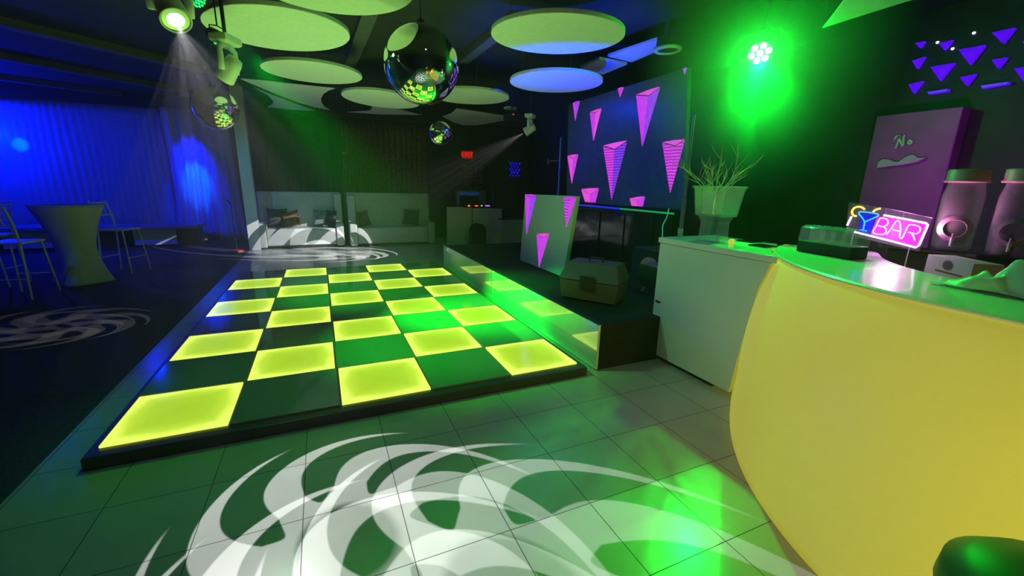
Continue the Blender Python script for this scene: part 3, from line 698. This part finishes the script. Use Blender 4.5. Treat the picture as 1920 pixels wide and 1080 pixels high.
# ------------------------------------------------------------------ service counter
t = thing('service_counter', 'long white counter with a pale top edge behind the round bar', 'counter', (3.87, .08, 0))
bm = bm_new(); yz = [(.075, .04), (-.775, .04), (-.80, .3), (-.835, .6), (-.87, .85), (-.93, 1.04), (.075, 1.04)]
ring_loft(bm, [[Vector((x, y, z)) for y, z in yz] for x in (3.86, 3.89)]); obj('front_panel', bm, 'white', t)
obj('end_panel', B(3.89, 4.5, .045, .075, .04, 1.04), 'white', t, bevel=.003)
obj('plinth', B(3.89, 4.48, -.60, .04, 0, .06), 'black', t)
bm = bm_new(); arc = [(x, -2.284+math.sqrt(1.9**2-(5.2256-x)**2)) for x in (4.5, 4.37, 4.24, 4.1, 3.97, 3.845)]
prism(bm, [(3.845, .085), (4.5, .085)]+arc, 1.045, 1.09); obj('countertop', bm, 'bartop', t, bevel=.004)
obj('hinge', B(3.85, 3.862, .0, .05, .52, .535), 'black', t)
# ice bucket on pedestal with twigs
bp_ = Vector((4.12, -.235, 1.091))
t = thing('acrylic_tub', 'clear acrylic tub on a clear foot standing on the service counter', 'tub', bp_)
def sq(h, z, r=.25, n=6):
    out = []
    for cx, cy, a0 in ((1, 1, 0), (-1, 1, 1), (-1, -1, 2), (1, -1, 3)):
        for k in range(n+1): a = (a0+k/n)*PI/2; out.append(Vector((cx*h*(1-r)+h*r*math.cos(a), cy*h*(1-r)+h*r*math.sin(a), z)))
    return out
bm = bm_new(); ring_loft(bm, [sq(.115, .2), sq(.12, .21), sq(.142, .41), sq(.155, .425), sq(.155, .435), sq(.146, .43), sq(.136, .41), sq(.114, .215)]); obj('bowl', bm, 'acrylic', t, smooth=True, world=False)
bm = bm_new(); ring_loft(bm, [sq(.11, 0), sq(.11, .008), sq(.085, .03), sq(.08, .15), sq(.1, .198)]); obj('foot', bm, 'acrylic', t, smooth=True, world=False)
bm = bm_new(); ring_loft(bm, [[p+Vector((0, .045, 0)) for p in sq(.055, .215)], [p+Vector((0, .045, 0)) for p in sq(.065, .40)]]); obj('inner_liner', bm, clear_mat('frosted', (.6, .45, .75), .55, .5), t, world=False)
t = thing('dried_branches', 'bunch of pale dried twigs rising out of the acrylic tub', 'plant', bp_+Vector((-.02, .02, .35)))
for k in range(17):
    a = 2*PI*k/17+random.uniform(-.2, .2); L = random.uniform(.22, .42); sp = random.uniform(.3, .95)
    p = Vector((.03*math.cos(a), .03*math.sin(a), 0)); pts = [p]; d = Vector((math.cos(a)*sp, math.sin(a)*sp, 1)).normalized()
    for s in range(5): d = (d+Vector((random.uniform(-.3, .3), random.uniform(-.3, .3), random.uniform(-.15, .15)))).normalized(); pts.append(pts[-1]+d*L/5)
    bm = bm_new(); tube(bm, smooth_pts(pts, 3), [.0028-.002*i/15 for i in range(16)], 5)
    for s in (2, 3, 4):
        for _ in range(2):
            q = pts[s]; dd = (d+Vector((random.uniform(-.9, .9), random.uniform(-.9, .9), random.uniform(-.1, .5)))).normalized()
            q2 = q+dd*L*.2; tube(bm, [q, q2, q2+(dd+Vector((random.uniform(-.4, .4), random.uniform(-.4, .4), .3))).normalized()*L*.15], [.0022, .0016, .0007], 4)
    obj('twig', bm, 'twig', t, world=False)
def tumbler(p, r, h, label):
    bm = bm_new(); lathe(bm, [(r*.75, 0), (r*.78, .004), (r, h), (r-.003, h), (r*.74, .01), (.0, .01)], n=24); o = obj('glass_tumbler', bm, 'acrylic', smooth=True); o.location = p; return tag(o, label, 'glass', 'small glasses on the service counter')
tumbler((3.98, -.02, 1.091), .025, .08, 'small clear glass left of the acrylic tub on the counter')
tumbler((4.02, -.36, 1.091), .022, .06, 'small clear glass right of the acrylic tub beside the yellow candle')
p = atz(1371, 456, 1.091); bm = bm_new(); lathe(bm, [(0, 0), (.018, 0), (.02, .003), (.02, .028), (.014, .032), (0, .032)], n=20); o = obj('candle', bm, 'yellow', smooth=True); o.location = p; tag(o, 'small glowing yellow candle on the counter in front of the acrylic tub', 'candle')
for (u, v), lab in (((1405, 453), 'flat dark tray lying on the counter behind the candle'), ((1430, 462), 'flat dark tray lying on the counter next to the round bar')):
    p = atz(u, v, 1.091); o = obj('serving_tray', B(-.07, .07, -.07, .07, 0, .01), 'gloss_black', bevel=.004); o.location = p; tag(o, lab, 'tray', 'flat dark trays on the counter')
# glowing green cable at the end of the counter
pts = [atx(u, v, 4.3) for u, v in ((1254, 392), (1250, 408), (1243, 420), (1243, 432))]; pts.append(Vector((4.3, pts[-1].y, 1.1)))
pts = [aty(u, v, .2) for u, v in ((1254, 391), (1250, 408), (1243, 422), (1242, 442), (1240, 480))]
bm = bm_new(); tube(bm, smooth_pts(pts, 5), .004, 6); tag(obj('cable', bm, 'cable'), 'thin green lit cable hanging down beside the end of the counter', 'cable')

# ------------------------------------------------------------------ round bar
BC = Vector((5.2256, -2.284, 0)); RT = 1.878; BH = 1.09
def Rbase(th):
    dg = math.degrees(th); q = max(0, min(1, (dg-126)/56)); return 2.0+q*q*(3-2*q)*.36
def prof(th, w):   # w 0 at the top, 1 at the floor
    rb = Rbase(th); bul = .05*math.sin(PI*min(1, w*1.15)); return RT+(rb-RT)*(w**.8)+bul*(1-.5*w)
th0, th1 = math.radians(108), math.radians(232)
t = thing('round_bar', 'big curved white bar with a bulging front lit warm yellow', 'bar counter', BC+Vector((-1.8, 0, 0)))
bm = bm_new(); NA, NW = 96, 30; rings = []
for i in range(NA+1):
    th = th0+(th1-th0)*i/NA; cs, sn = math.cos(th), math.sin(th); row = []
    for k in range(NW+1): w = k/NW; r = prof(th, w); row.append(BC+Vector((r*cs, r*sn, (BH-.012)*(1-w))))
    for k in range(7): w = 1-k/6; row.append(BC+Vector(((RT-.17)*cs, (RT-.17)*sn, (BH-.012)*(1-w))))
    rings.append(row)
ring_loft(bm, rings); obj('front_shell', bm, 'bar', t, smooth=True)
bm = bm_new(); rings = []
for i in range(NA+1):
    s = i/NA; th = th0+(th1-th0)*s; cs, sn = math.cos(th), math.sin(th)
    e = 1-max(0, 1-s*12)**2; ro = RT-.28*(1-math.sqrt(max(0, e))) ; ri = 1.27+.28*(1-math.sqrt(max(0, e)))*.2
    rings.append([BC+Vector((r*cs, r*sn, z)) for r, z in ((ri, BH-.03), (ri, BH-.004), (ri+.004, BH), (ro-.004, BH), (ro+.008, BH-.006), (ro+.008, BH-.012), (ro-.004, BH-.03))])
ring_loft(bm, rings); obj('countertop', bm, 'bartop', t)
bm = bm_new(); rings = []
for i in range(NA+1):
    th = math.radians(118)+(th1-math.radians(118))*i/NA; cs, sn = math.cos(th), math.sin(th)
    rings.append([BC+Vector((r*cs, r*sn, z)) for r, z in ((.75, .90), (.75, .93), (1.6, .93), (1.6, .90))])
ring_loft(bm, rings); obj('work_shelf', bm, 'gloss_black', t)
# back counter for the jars
t = thing('back_counter', 'dark back counter behind the bar carrying the drink jars', 'counter', (5.2, -2, 0))
obj('body', B(4.95, 5.6, -3.9, -1.05, 0, 1.12), 'black', t)
obj('countertop', B(4.9, 5.65, -3.95, -1.0, 1.12, 1.15), 'gloss_black', t, bevel=.004)

# condiment caddy
c0, c1 = atz(1492, 470, 1.091), atz(1592, 487, 1.091); ex = (c1-c0); w = ex.length; ang = math.atan2(ex.y, ex.x)
t = thing('garnish_caddy', 'black garnish caddy with a clear ribbed lid on the round bar', 'caddy', (c0.x, c0.y, 1.091), rotz=ang)
obj('base_tray', B(0, w, 0, .15, 0, .075), 'rubber', t, bevel=.006, world=False)
bm = bm_new(); ring_loft(bm, [[Vector(p) for p in ((.0, .0, .077), (w, .0, .077), (w, .15, .077), (.0, .15, .077))], [Vector(p) for p in ((.002, .005, .165), (w-.002, .005, .165), (w-.002, .148, .165), (.002, .148, .165))], [Vector(p) for p in ((.012, .03, .183), (w-.012, .03, .183), (w-.012, .14, .183), (.012, .14, .183))]])
ld = obj('clear_lid', bm, 'acrylic', t, bevel=.004, world=False)
for k in range(1, 5): obj('divider', B(w*k/5-.002, w*k/5+.002, .008, .142, .078, .155), 'acrylic', t, world=False)
bm = bm_new()
for k in range(4): X = w*(.2+.2*k); box(bm, X-.02, X+.025, .05, .056, .184, .187)
obj('lid_ribs', bm, 'steel', ld, world=False)

# neon sign
SL = Vector((4.68, -.96, 0)); SD = Vector((.15, -.31, 0)).normalized(); SN = Vector((-SD.y, SD.x, 0))   # plane of the sign
if SN.dot(CAM-SL) < 0: SN = -SN
def sg(u, v, off=0):
    d = ray(u, v); nn = SN; k = ((SL-CAM).dot(nn)+off)/d.dot(nn); return CAM+d*k
sc = lambda x, y, off=.012: sg(1440+x/6, 340+y/6, off)
t = thing('neon_bar_sign', 'neon BAR sign with a blue cocktail glass in a pink white frame', 'neon sign', sc(1400, 600))
def q2(P, off=.012): return [sc(x, y, off) for x, y in P]
bm = bm_new(); P = q2([(905,230),(1310,300),(1850,410),(1700,790),(880,600)], 0); ring_loft(bm, [P, [p-SN*.005 for p in P]]); obj('backing_sheet', bm, clear_mat('sign_sheet', (.93, .85, .95), .86, .25), t)
bm = bm_new(); P = q2([(1225,390),(1790,480),(1680,735),(1150,610)], .002); ring_loft(bm, [P, [p-SN*.001 for p in P]]); obj('halo_panel', bm, mat('magenta_halo', (.72, .03, .55), .6), t)  # magenta halo of the tubes put into this sheet's colour
bm = bm_new(); tube(bm, q2([(1300,380),(1540,424),(1775,470),(1798,490),(1785,525),(1700,715),(1665,745),(1330,657),(970,568)]), .0062, 10); obj('frame_tube', bm, 'neon_white', t, smooth=True)
bm = bm_new(); tube(bm, q2([(940,395),(915,445),(890,497)]), .0058, 10); obj('frame_tube', bm, 'neon_white', t, smooth=True)
def neon(name, P, m, r=.0045, closed=False, off=.014, k=5):
    bm = bm_new(); tube(bm, smooth_pts(q2(P, off), k, closed), r, 8, closed); obj(name, bm, m, t, smooth=True)
neon('letter_b', [(1222,495),(1245,440),(1275,412),(1330,425),(1350,455),(1335,490),(1290,508),(1240,498)], 'neon_pink')
neon('letter_b', [(1225,495),(1190,545),(1185,580),(1220,592),(1290,598),(1325,570),(1325,530),(1290,508)], 'neon_pink')
neon('letter_a', [(1330,600),(1385,530),(1440,450),(1470,445),(1488,480),(1490,560),(1480,620),(1500,645),(1520,620)], 'neon_pink')
neon('letter_a', [(1400,542),(1440,552),(1486,562)], 'neon_pink')
neon('letter_r', [(1520,620),(1548,560),(1570,515),(1600,487),(1680,500),(1712,525),(1705,565),(1670,590),(1615,580),(1570,572)], 'neon_pink')
neon('letter_r', [(1615,582),(1640,625),(1652,672)], 'neon_pink')
neon('cocktail_glass_tube', [(1070,548),(1078,505),(1086,458),(1060,410),(1025,368),(1030,345),(1070,343),(1150,352),(1225,366),(1240,385),(1200,408),(1086,458)], 'neon_blue')
neon('cocktail_glass_tube', [(1032,545),(1070,553),(1112,562)], 'neon_blue')
neon('lemon_slice_tube', [(1000,392),(965,385),(945,350),(960,310),(1000,288),(1050,290),(1090,318)], 'neon_yellow', .006)
neon('straw_tube', [(1180,345),(1215,318),(1270,305)], 'neon_yellow', .006)
bm = bm_new(); P = q2([(1040,362),(1222,378),(1148,606),(1025,575)], .003); ring_loft(bm, [P, [p-SN*.001 for p in P]]); obj('glass_glow', bm, mat('blue_glow_sheet', (.01, .02, .5), .5, emis=(.0, .01, .8), es=.5), t)  # blue glow behind the glass put in as an emissive sheet
bm = bm_new(); tube(bm, [sc(1325, 300, 0), sc(1325, 375, 0)], .0015, 6); tube(bm, [sc(1325, 300, 0), sc(1850, 412, 0)], .0012, 6); tube(bm, [sc(1530, 345, 0), sc(1520, 420, 0)], .0012, 6); obj('hanging_wire', bm, 'silver', t)
lg = sc(1595, 735, -.004); bm = bm_new(); tube(bm, [lg, Vector((lg.x, lg.y, .932))], .004, 8); l2 = sc(960, 580, -.004); tube(bm, [l2, Vector((l2.x, l2.y, 1.092))], .004, 8); obj('stand_leg', bm, 'silver', t)

# white box on the work shelf
b0, b1 = atz(1733, 505, 1.04), atz(1817, 527, 1.04)
ex = (b1-b0).normalized(); ang = math.atan2(ex.y, ex.x); w = (b1-b0).length
t = thing('paper_box', 'long white paper box with a grey print behind the bar rim', 'box', (b0.x, b0.y, .932), rotz=ang)
obj('carton', B(0, w, 0, .14, 0, .205), 'paper', t, bevel=.002, world=False)
bm = bm_new(); lathe(bm, [(.0, 0), (.028, 0), (.028, .001), (0, .001)], c=(w*.5, -.001, .165), n=24, axis=(0, -1, 0)); bmesh.ops.scale(bm, verts=bm.verts, vec=(1.3, 1, 1), space=Matrix.Translation((-w*.5, 0, 0))); obj('printed_logo', bm, 'print', t, world=False)
obj('printed_line', B(w*.25, w*.85, -.0012, 0, .118, .127), 'print', t, world=False)
# jar with a round top behind the box
p = atz(1822, 497, 1.15); bm = bm_new(); lathe(bm, [(0, 0), (.04, 0), (.045, .02), (.045, .09), (.03, .11), (.035, .13), (0, .13)], n=24); o = obj('small_canister', bm, mat('grey_tin', (.3, .28, .32), .4), smooth=True); o.location = (4.98, -1.6, 1.151); tag(o, 'small grey canister behind the white paper box', 'canister')

# plastic bag crumpled on the bar
gb = atz(1880, 548, 1.095); bm = bm_new(); n = 30; G = []
rad = Vector((gb.x-BC.x, gb.y-BC.y, 0)).normalized(); tan = Vector((-rad.y, rad.x, 0))
for i in range(n+1):
    row = []
    for j in range(n+1):
        a, b = i/n*2-1, j/n*2-1; rr = math.hypot(a, b); k = max(0, 1-rr**2)
        hgt = .008+.125*k**.7*(.55+.3*math.sin(5*a+2*b)+.25*math.sin(7*b-3*a+1)+.12*math.sin(13*a*b+4*a))
        ed = 1+.25*math.sin(3*math.atan2(b, a)+1)
        p = gb+tan*(a*.17*ed)+rad*(b*.10*ed); row.append(bm.verts.new((p.x, p.y, BH+.004+max(.002, hgt))))
    G.append(row)
for a, b in zip(G, G[1:]):
    for i in range(n): bm.faces.new((a[i], a[i+1], b[i+1], b[i]))
o = obj('plastic_bag', bm, 'bag', smooth=True, solid=.002); tag(o, 'crumpled thin plastic bag glowing green on the round bar', 'bag')

# drink dispensers
def dispenser(x, y, label, z=1.151):
    t = thing('drink_dispenser', label, 'drink dispenser', (x, y, z), group='glass drink dispensers behind the bar')
    bm = bm_new(); lathe(bm, [(.0, .0), (.085, .0), (.095, .02), (.1, .12), (.1, .34), (.088, .40), (.085, .43), (.083, .43), (.086, .40), (.097, .34), (.097, .12), (.092, .022), (0, .012)], n=36); obj('jar', bm, 'jar', t, smooth=True, world=False)
    bm = bm_new(); lathe(bm, [(.0, .425), (.105, .425), (.108, .435), (.1, .442), (.1, .50), (.09, .508), (0, .51)], n=36); obj('lid', bm, 'lid', t, smooth=True, world=False)
    d = (Vector((CAM.x, CAM.y, 0))-Vector((x, y, 0))).normalized()
    bm = bm_new(); cyl(bm, d*.09+Vector((0, 0, .07)), d*.14+Vector((0, 0, .07)), .012, n=12); cyl(bm, d*.135+Vector((0, 0, .08)), d*.135+Vector((0, 0, .03)), .01, .008, n=12); sp = obj('spigot', bm, 'silver', t, world=False)
    bm = bm_new(); cyl(bm, d*.135+Vector((0, 0, .08)), d*.135+Vector((0, 0, .11)), .006, n=8); obj('tap_lever', bm, mat('pink_lever', (.9, .2, .4), .4), sp, world=False)
    bm = bm_new(); lathe(bm, [(.052, 0), (.08, -.012), (.082, -.004), (.054, .01), (.052, 0)], c=d*.103+Vector((0, 0, .14)), n=32, axis=tuple(d), caps=False); obj('round_badge', bm, mat('badge', (.45, .3, .38), .3), t, world=False)
dispenser(4.98, -1.385+.02, 'glass drink dispenser with a pink lit white lid behind the bar')
dispenser(5.0, -1.62, 'glass drink dispenser with a darker lid cut by the right edge of the view')

# fridge-like panel with script and a draped cloth behind the sign
a, b = atx(1640, 236, 6.8), atx(1750, 420, 6.8)
t = thing('drinks_cabinet', 'tall burgundy cabinet behind the neon sign with silver script on its front', 'cabinet', (6.8, (a.y+b.y)/2, 0))
obj('body', B(6.8, 6.97, b.y, a.y, 0, a.z+.1), 'poster', t, bevel=.01)
S2 = lambda x, y: atx(1540+x/4.5, 220+y/4.5, 6.79)
bm = bm_new()
for P in ([(628,265),(640,235),(662,165),(655,155),(690,245),(700,165),(712,152)], [(618,190),(640,158),(662,165)], [(735,215),(748,195),(765,205),(760,222),(742,224),(735,212)], [(795,225),(800,222)]):
    tube(bm, smooth_pts([S2(*p) for p in P], 5), .012, 6)
obj('script_lettering', bm, 'silver', t)
cl = [(460,430),(475,375),(510,350),(560,352),(610,372),(650,375),(690,340),(740,318),(775,312),(810,340),(850,340),(880,328),(860,350),(800,380),(700,400),(560,415)]
bm = bm_new(); P = [atx(1540+x/4.5, 220+y/4.5, 6.755) for x, y in cl]; ring_loft(bm, [P, [p+Vector((.04, 0, 0)) for p in P]]); tag(obj('draped_cloth', bm, 'cloth', bevel=.01), 'pale cloth draped across the burgundy cabinet above the neon sign', 'cloth')

# bar stool in the corner nearest the camera
p = atz(2003, 1170, .70)
t = thing('bar_stool', 'dark green rounded bar stool at the lower right corner before the bar', 'stool', (p.x, p.y, 0))
bm = bm_new(); lathe(bm, [(.0, .60), (.10, .60), (.16, .63), (.185, .68), (.18, .73), (.14, .765), (.07, .78), (.0, .785)], n=40); obj('seat', bm, mat('green_vinyl', (.05, .12, .03), .45), t, smooth=True, world=False)
bm = bm_new(); cyl(bm, (0, 0, .03), (0, 0, .60), .025, n=16); obj('pole', bm, 'steel', t, world=False)
bm = bm_new(); lathe(bm, [(0, 0), (.18, 0), (.18, .012), (.05, .03), (0, .03)], n=36); obj('base', bm, 'steel', t, world=False)

# ------------------------------------------------------------------ lights
def gobo(loc, aim, energy, cone, scale, copies, arms=7, twist=2.2, col=(1, 1, 1), roll=0, blend=.15):
    o = light('gobo_beam', 'SPOT', loc, energy, col, aim, size=.004, cone=cone, blend=blend)
    l = o.data; l.use_nodes = True; nt = l.node_tree; em = nt.nodes['Emission']
    tc = N(nt, 'ShaderNodeTexCoord'); sp = N(nt, 'ShaderNodeSeparateXYZ'); nt.links.new(tc.outputs['Normal'], sp.inputs[0])
    iz = M2(nt, 'ABSOLUTE', sp.outputs[2]); X = M2(nt, 'DIVIDE', sp.outputs[0], iz); Y = M2(nt, 'DIVIDE', sp.outputs[1], iz)
    tot = None
    for (ox, oy, sc_, ph, wgt) in copies:
        x = M2(nt, 'DIVIDE', M2(nt, 'SUBTRACT', X, ox), scale*sc_); y = M2(nt, 'DIVIDE', M2(nt, 'SUBTRACT', Y, oy), scale*sc_)
        r2 = M2(nt, 'ADD', M2(nt, 'MULTIPLY', x, x), M2(nt, 'MULTIPLY', y, y)); r = M2(nt, 'SQRT', r2)
        th = M2(nt, 'ARCTAN2', y, x)
        # arms sweep clockwise and taper to tips; the gaps between them begin with a round end
        sw = M2(nt, 'MULTIPLY', M2(nt, 'POWER', r, 2.6), twist); pre = M2(nt, 'MULTIPLY', M2(nt, 'SINE', M2(nt, 'MULTIPLY', r, 5.0)), .28)
        a = M2(nt, 'MULTIPLY', M2(nt, 'ADD', M2(nt, 'ADD', M2(nt, 'ADD', th, sw), pre), ph), arms)
        c = M2(nt, 'COSINE', a)
        inner = M2(nt, 'MULTIPLY', M2(nt, 'SUBTRACT', .40, r), 8, clamp=True)
        thr = M2(nt, 'SUBTRACT', M2(nt, 'MULTIPLY_ADD', M2(nt, 'POWER', r, 4.0), 1.15, -.12), M2(nt, 'MULTIPLY', inner, 1.2))
        d = M2(nt, 'SUBTRACT', c, thr)
        mk = M2(nt, 'MULTIPLY', d, 12, clamp=True)
        mk = M2(nt, 'MULTIPLY', mk, M2(nt, 'MULTIPLY', M2(nt, 'SUBTRACT', 1.0, r), 20, clamp=True))
        mk = M2(nt, 'MULTIPLY', mk, M2(nt, 'MULTIPLY', M2(nt, 'SUBTRACT', r, .2), 20, clamp=True))
        mk = M2(nt, 'MULTIPLY', mk, wgt)
        tot = mk if tot is None else M2(nt, 'ADD', tot, mk)
    nt.links.new(tot, em.inputs['Strength'])
    return o
K3 = [(-.10, .05, 1, 0, .62), (.09, .03, 1, .45, .62), (.0, -.12, 1, .8, .55)]
gobo(L1, (1.38, -1.47, 0), 560, 60, .305, K3, arms=7, twist=2.1)
gobo(L2, G2, 300, 34, .20, [(-.03, .02, 1, 0, .6), (.03, 0, 1, .5, .5)])
gobo(L3, (1.2, 7.15, 0), 2600, 34, .22, [(-.04, .02, 1, 0, .6), (.05, 0, 1, .5, .5)])

GREEN = (.0, 1, .03); YG = (.30, 1, .04)
# spots added over the tiles to strengthen their yellow-green light on the discs
for y, e, cA, cB in ((.9, 44, (.34, 1, .06), (.52, 1, .28)), (2.4, 38, (.40, 1, .14), (.5, 1, .3)), (3.9, 34, (.55, 1, .42), (.55, 1, .46))):
    light('floor_glow_fill', 'SPOT', (.9, y, ZT+.015), e, cA, (.9, y, 3), size=.03, cone=112, blend=.7)
    light('floor_glow_fill', 'SPOT', (2.15, y, ZT+.015), e, cB, (2.15, y, 3), size=.03, cone=112, blend=.7)
# green par cans
light('par_beam', 'SPOT', PAR2+Vector((.2, .12, -.06)), 560, GREEN, (1.7, 3.4, 0), size=.05, cone=60, blend=1)
light('par_beam', 'SPOT', PAR1+Vector((.1, -.1, -.12)), 600, GREEN, (2.2, 1.0, 0), size=.05, cone=50, blend=.9)
light('par_beam', 'SPOT', PAR2+Vector((.2, .05, -.06)), 2700, GREEN, (2.8, 1.7, 0), size=.05, cone=38, blend=.9)
light('par_beam', 'SPOT', PAR1+Vector((.1, -.1, -.10)), 45, GREEN, (.7, .3, 0), size=.05, cone=60, blend=.9)
# green spotlight over the counter
light('green_spot_beam', 'SPOT', GC+gd*.03, 520, GREEN, (3.5, -1.1, 1.0), size=.03, cone=44, blend=.5)
light('green_up_beam', 'SPOT', GC+Vector((0, 0, .12)), 30, GREEN, GC+Vector((.03, -.03, .6)), size=.02, cone=26, blend=.6)  # beam added to stretch the haze glow upwards
light('green_down_beam', 'SPOT', GC+Vector((0, 0, -.08)), 260, GREEN, (4.3, -.28, 1.2), size=.02, cone=12, blend=.6)  # narrow beam added to draw the glow down to the tub
light('green_spot_spill', 'POINT', GC+gd*.08, 52, GREEN, size=.05)
o = light('green_spot_hot', 'SPOT', GC+gd*.03, 520, GREEN, (2.75, -1.5, 0), size=.01, cone=22, blend=.7)
# mask in the lamp cuts straight edges that stand in for the bar's shadow
l = o.data; l.use_nodes = True; nt = l.node_tree; em = nt.nodes['Emission']; tc = N(nt, 'ShaderNodeTexCoord'); tot = None
Rm = o.rotation_euler.to_matrix()
for pa, pb, side in (((3.06, -1.40, 0), (2.557, -1.81, 0), (2.5, -1.5, 0)), ((3.0, -1.28, 0), (2.3, -1.275, 0), (2.5, -1.5, 0))):
    pl = (Vector(pa)-o.location).cross(Vector(pb)-o.location).normalized()
    if pl.dot(Vector(side)-o.location) < 0: pl = -pl
    ln = Rm.transposed() @ pl; vm = N(nt, 'ShaderNodeVectorMath', operation='DOT_PRODUCT'); nt.links.new(tc.outputs['Normal'], vm.inputs[0]); vm.inputs[1].default_value = ln
    k = M2(nt, 'MULTIPLY', vm.outputs['Value'], 300, clamp=True); tot = k if tot is None else M2(nt, 'MULTIPLY', tot, k)
nt.links.new(tot, em.inputs['Strength'])
# blue washes on the curtains and lounge
BLUE = (.0, .006, 1)
light('curtain_wash', 'SPOT', (-1.45, 9.0, 3.2), 800, BLUE, (-1.45, 9.75, 1.5), size=.04, cone=40, blend=1)
light('curtain_wash', 'POINT', (-4.95, 9.5, 2.3), 230, BLUE, size=.05)
light('curtain_hot', 'SPOT', (-1.45, 8.6, 3.1), 900, (0, .12, 1), (-1.42, 9.75, 1.35), size=.03, cone=20, blend=.8)
light('curtain_hot', 'SPOT', (-4.6, 7.6, 2.9), 300, (0, .4, 1), (-4.45, 10, 2.1), size=.03, cone=7, blend=.8)
light('lounge_wash', 'SPOT', (-3.4, 6.6, 3.15), 260, BLUE, (-3.3, 8.9, .6), size=.1, cone=120, blend=1)
light('lounge_wash', 'SPOT', (-2.0, 7.2, 2.3), 60, (0, .01, 1), (-.2, 4.6, 0), size=.1, cone=60, blend=1)
# blue stage wash up to the ceiling and over the cabinet
light('stage_blue', 'SPOT', (3.95, 1.5, 1.5), 330, BLUE, (4.0, 1.95, 2.9), size=.04, cone=78, blend=.6)
light('lounge_wash', 'SPOT', (-4.4, 3.2, 3.0), 70, BLUE, (-2.2, 5.2, .6), size=.05, cone=44, blend=1)
light('counter_fill', 'SPOT', (1.0, .9, 2.6), 60, (.25, 1, .5), (3.9, .7, .75), size=.05, cone=72, blend=.8)  # green fill added for the counter, kite board and bar side
light('column_wash', 'SPOT', (-1.2, 5.2, 2.9), 60, (.04, .5, 1), (.1, 7.9, 1.3), size=.05, cone=44, blend=1)  # spot added to tint the column and left sofa blue-green
light('stage_blue_low', 'SPOT', (3.7, 3.6, 2.9), 110, (0, .02, 1), (5.0, 2.0, 1.0), size=.05, cone=100, blend=1)
# unseen yellow fills added near the viewer to brighten the bar front
light('bar_fill', 'SPOT', (2.3, -4.2, .5), 130, (1, .82, .05), (3.1, -2.5, .25), size=.25, cone=80, blend=.9)
light('bar_fill_side', 'SPOT', (-.1, -2.4, 2.4), 70, (1, .88, .3), (3.35, -1.5, .6), size=.15, cone=34, blend=.9)
# violet spill of the neon sign
light('neon_spill', 'POINT', sc(1450, 560, .07), 3, (1, .3, 1), size=.06)
light('neon_spill', 'SPOT', sc(1780, 600, .05), 7, (1, .3, .6), (4.98, -1.45, 1.5), size=.04, cone=80, blend=.8)
light('neon_spill', 'SPOT', sc(1450, 560, -.05), 62, (.8, .05, .95), (6.2, -.9, 1.7), size=.06, cone=70, blend=1)
# blue-green fills added to lift the tile floor, counter and sofas
light('room_fill', 'SPOT', (2.0, -.6, 3.1), 17, (.22, .82, .78), (2.0, -.6, 0), size=.03, cone=140, blend=1)
light('room_fill', 'SPOT', (1.6, 5.4, 3.1), 34, (.30, .85, .85), (1.6, 8.0, .1), size=.03, cone=74, blend=1)

# ------------------------------------------------------------------ world and haze
w = bpy.data.worlds.new('world'); scn.world = w; w.use_nodes = True; nt = w.node_tree
nt.nodes['Background'].inputs[0].default_value = (0, 0, .001, 1)
HAZE = .007
if HAZE:
    vs = N(nt, 'ShaderNodeVolumeScatter'); vs.inputs['Density'].default_value = HAZE; vs.inputs['Anisotropy'].default_value = .4
    nt.links.new(vs.outputs[0], nt.nodes['World Output'].inputs['Volume'])
# haze volume added round the green spotlight to form its glow
bm = bm_new(); bmesh.ops.create_uvsphere(bm, u_segments=32, v_segments=16, radius=1); bmesh.ops.scale(bm, verts=bm.verts, vec=(1.1, 1.1, 1.4))
hm = bpy.data.materials.new('lit_haze'); hm.use_nodes = True; ht = hm.node_tree; ht.nodes.remove(ht.nodes['Principled BSDF'])
vs = N(ht, 'ShaderNodeVolumeScatter'); vs.inputs['Anisotropy'].default_value = .3; ht.links.new(vs.outputs[0], ht.nodes['Material Output'].inputs['Volume'])
tc = N(ht, 'ShaderNodeTexCoord'); mp = N(ht, 'ShaderNodeMapping'); mp.inputs['Scale'].default_value = (1/1.1, 1/1.1, 1/1.4); ht.links.new(tc.outputs['Object'], mp.inputs[0])
gr = N(ht, 'ShaderNodeTexGradient', gradient_type='SPHERICAL'); ht.links.new(mp.outputs[0], gr.inputs[0]); ht.links.new(M2(ht, 'MULTIPLY', gr.outputs['Fac'], .95), vs.inputs['Density'])
o = obj('haze', bm, hm, smooth=True); o.location = GC+Vector((0, 0, -.0)); tag(o, 'green lit haze glowing around the dazzling spotlight above the counter', 'haze', kind='stuff')
scn.cycles.max_bounces = 6; scn.cycles.volume_bounces = 0; scn.cycles.sample_clamp_indirect = 4
scn.cycles.caustics_reflective = False; scn.cycles.caustics_refractive = False
scn.view_settings.view_transform = 'Standard'; scn.view_settings.look = 'None'; scn.view_settings.exposure = 0; scn.view_settings.gamma = 1
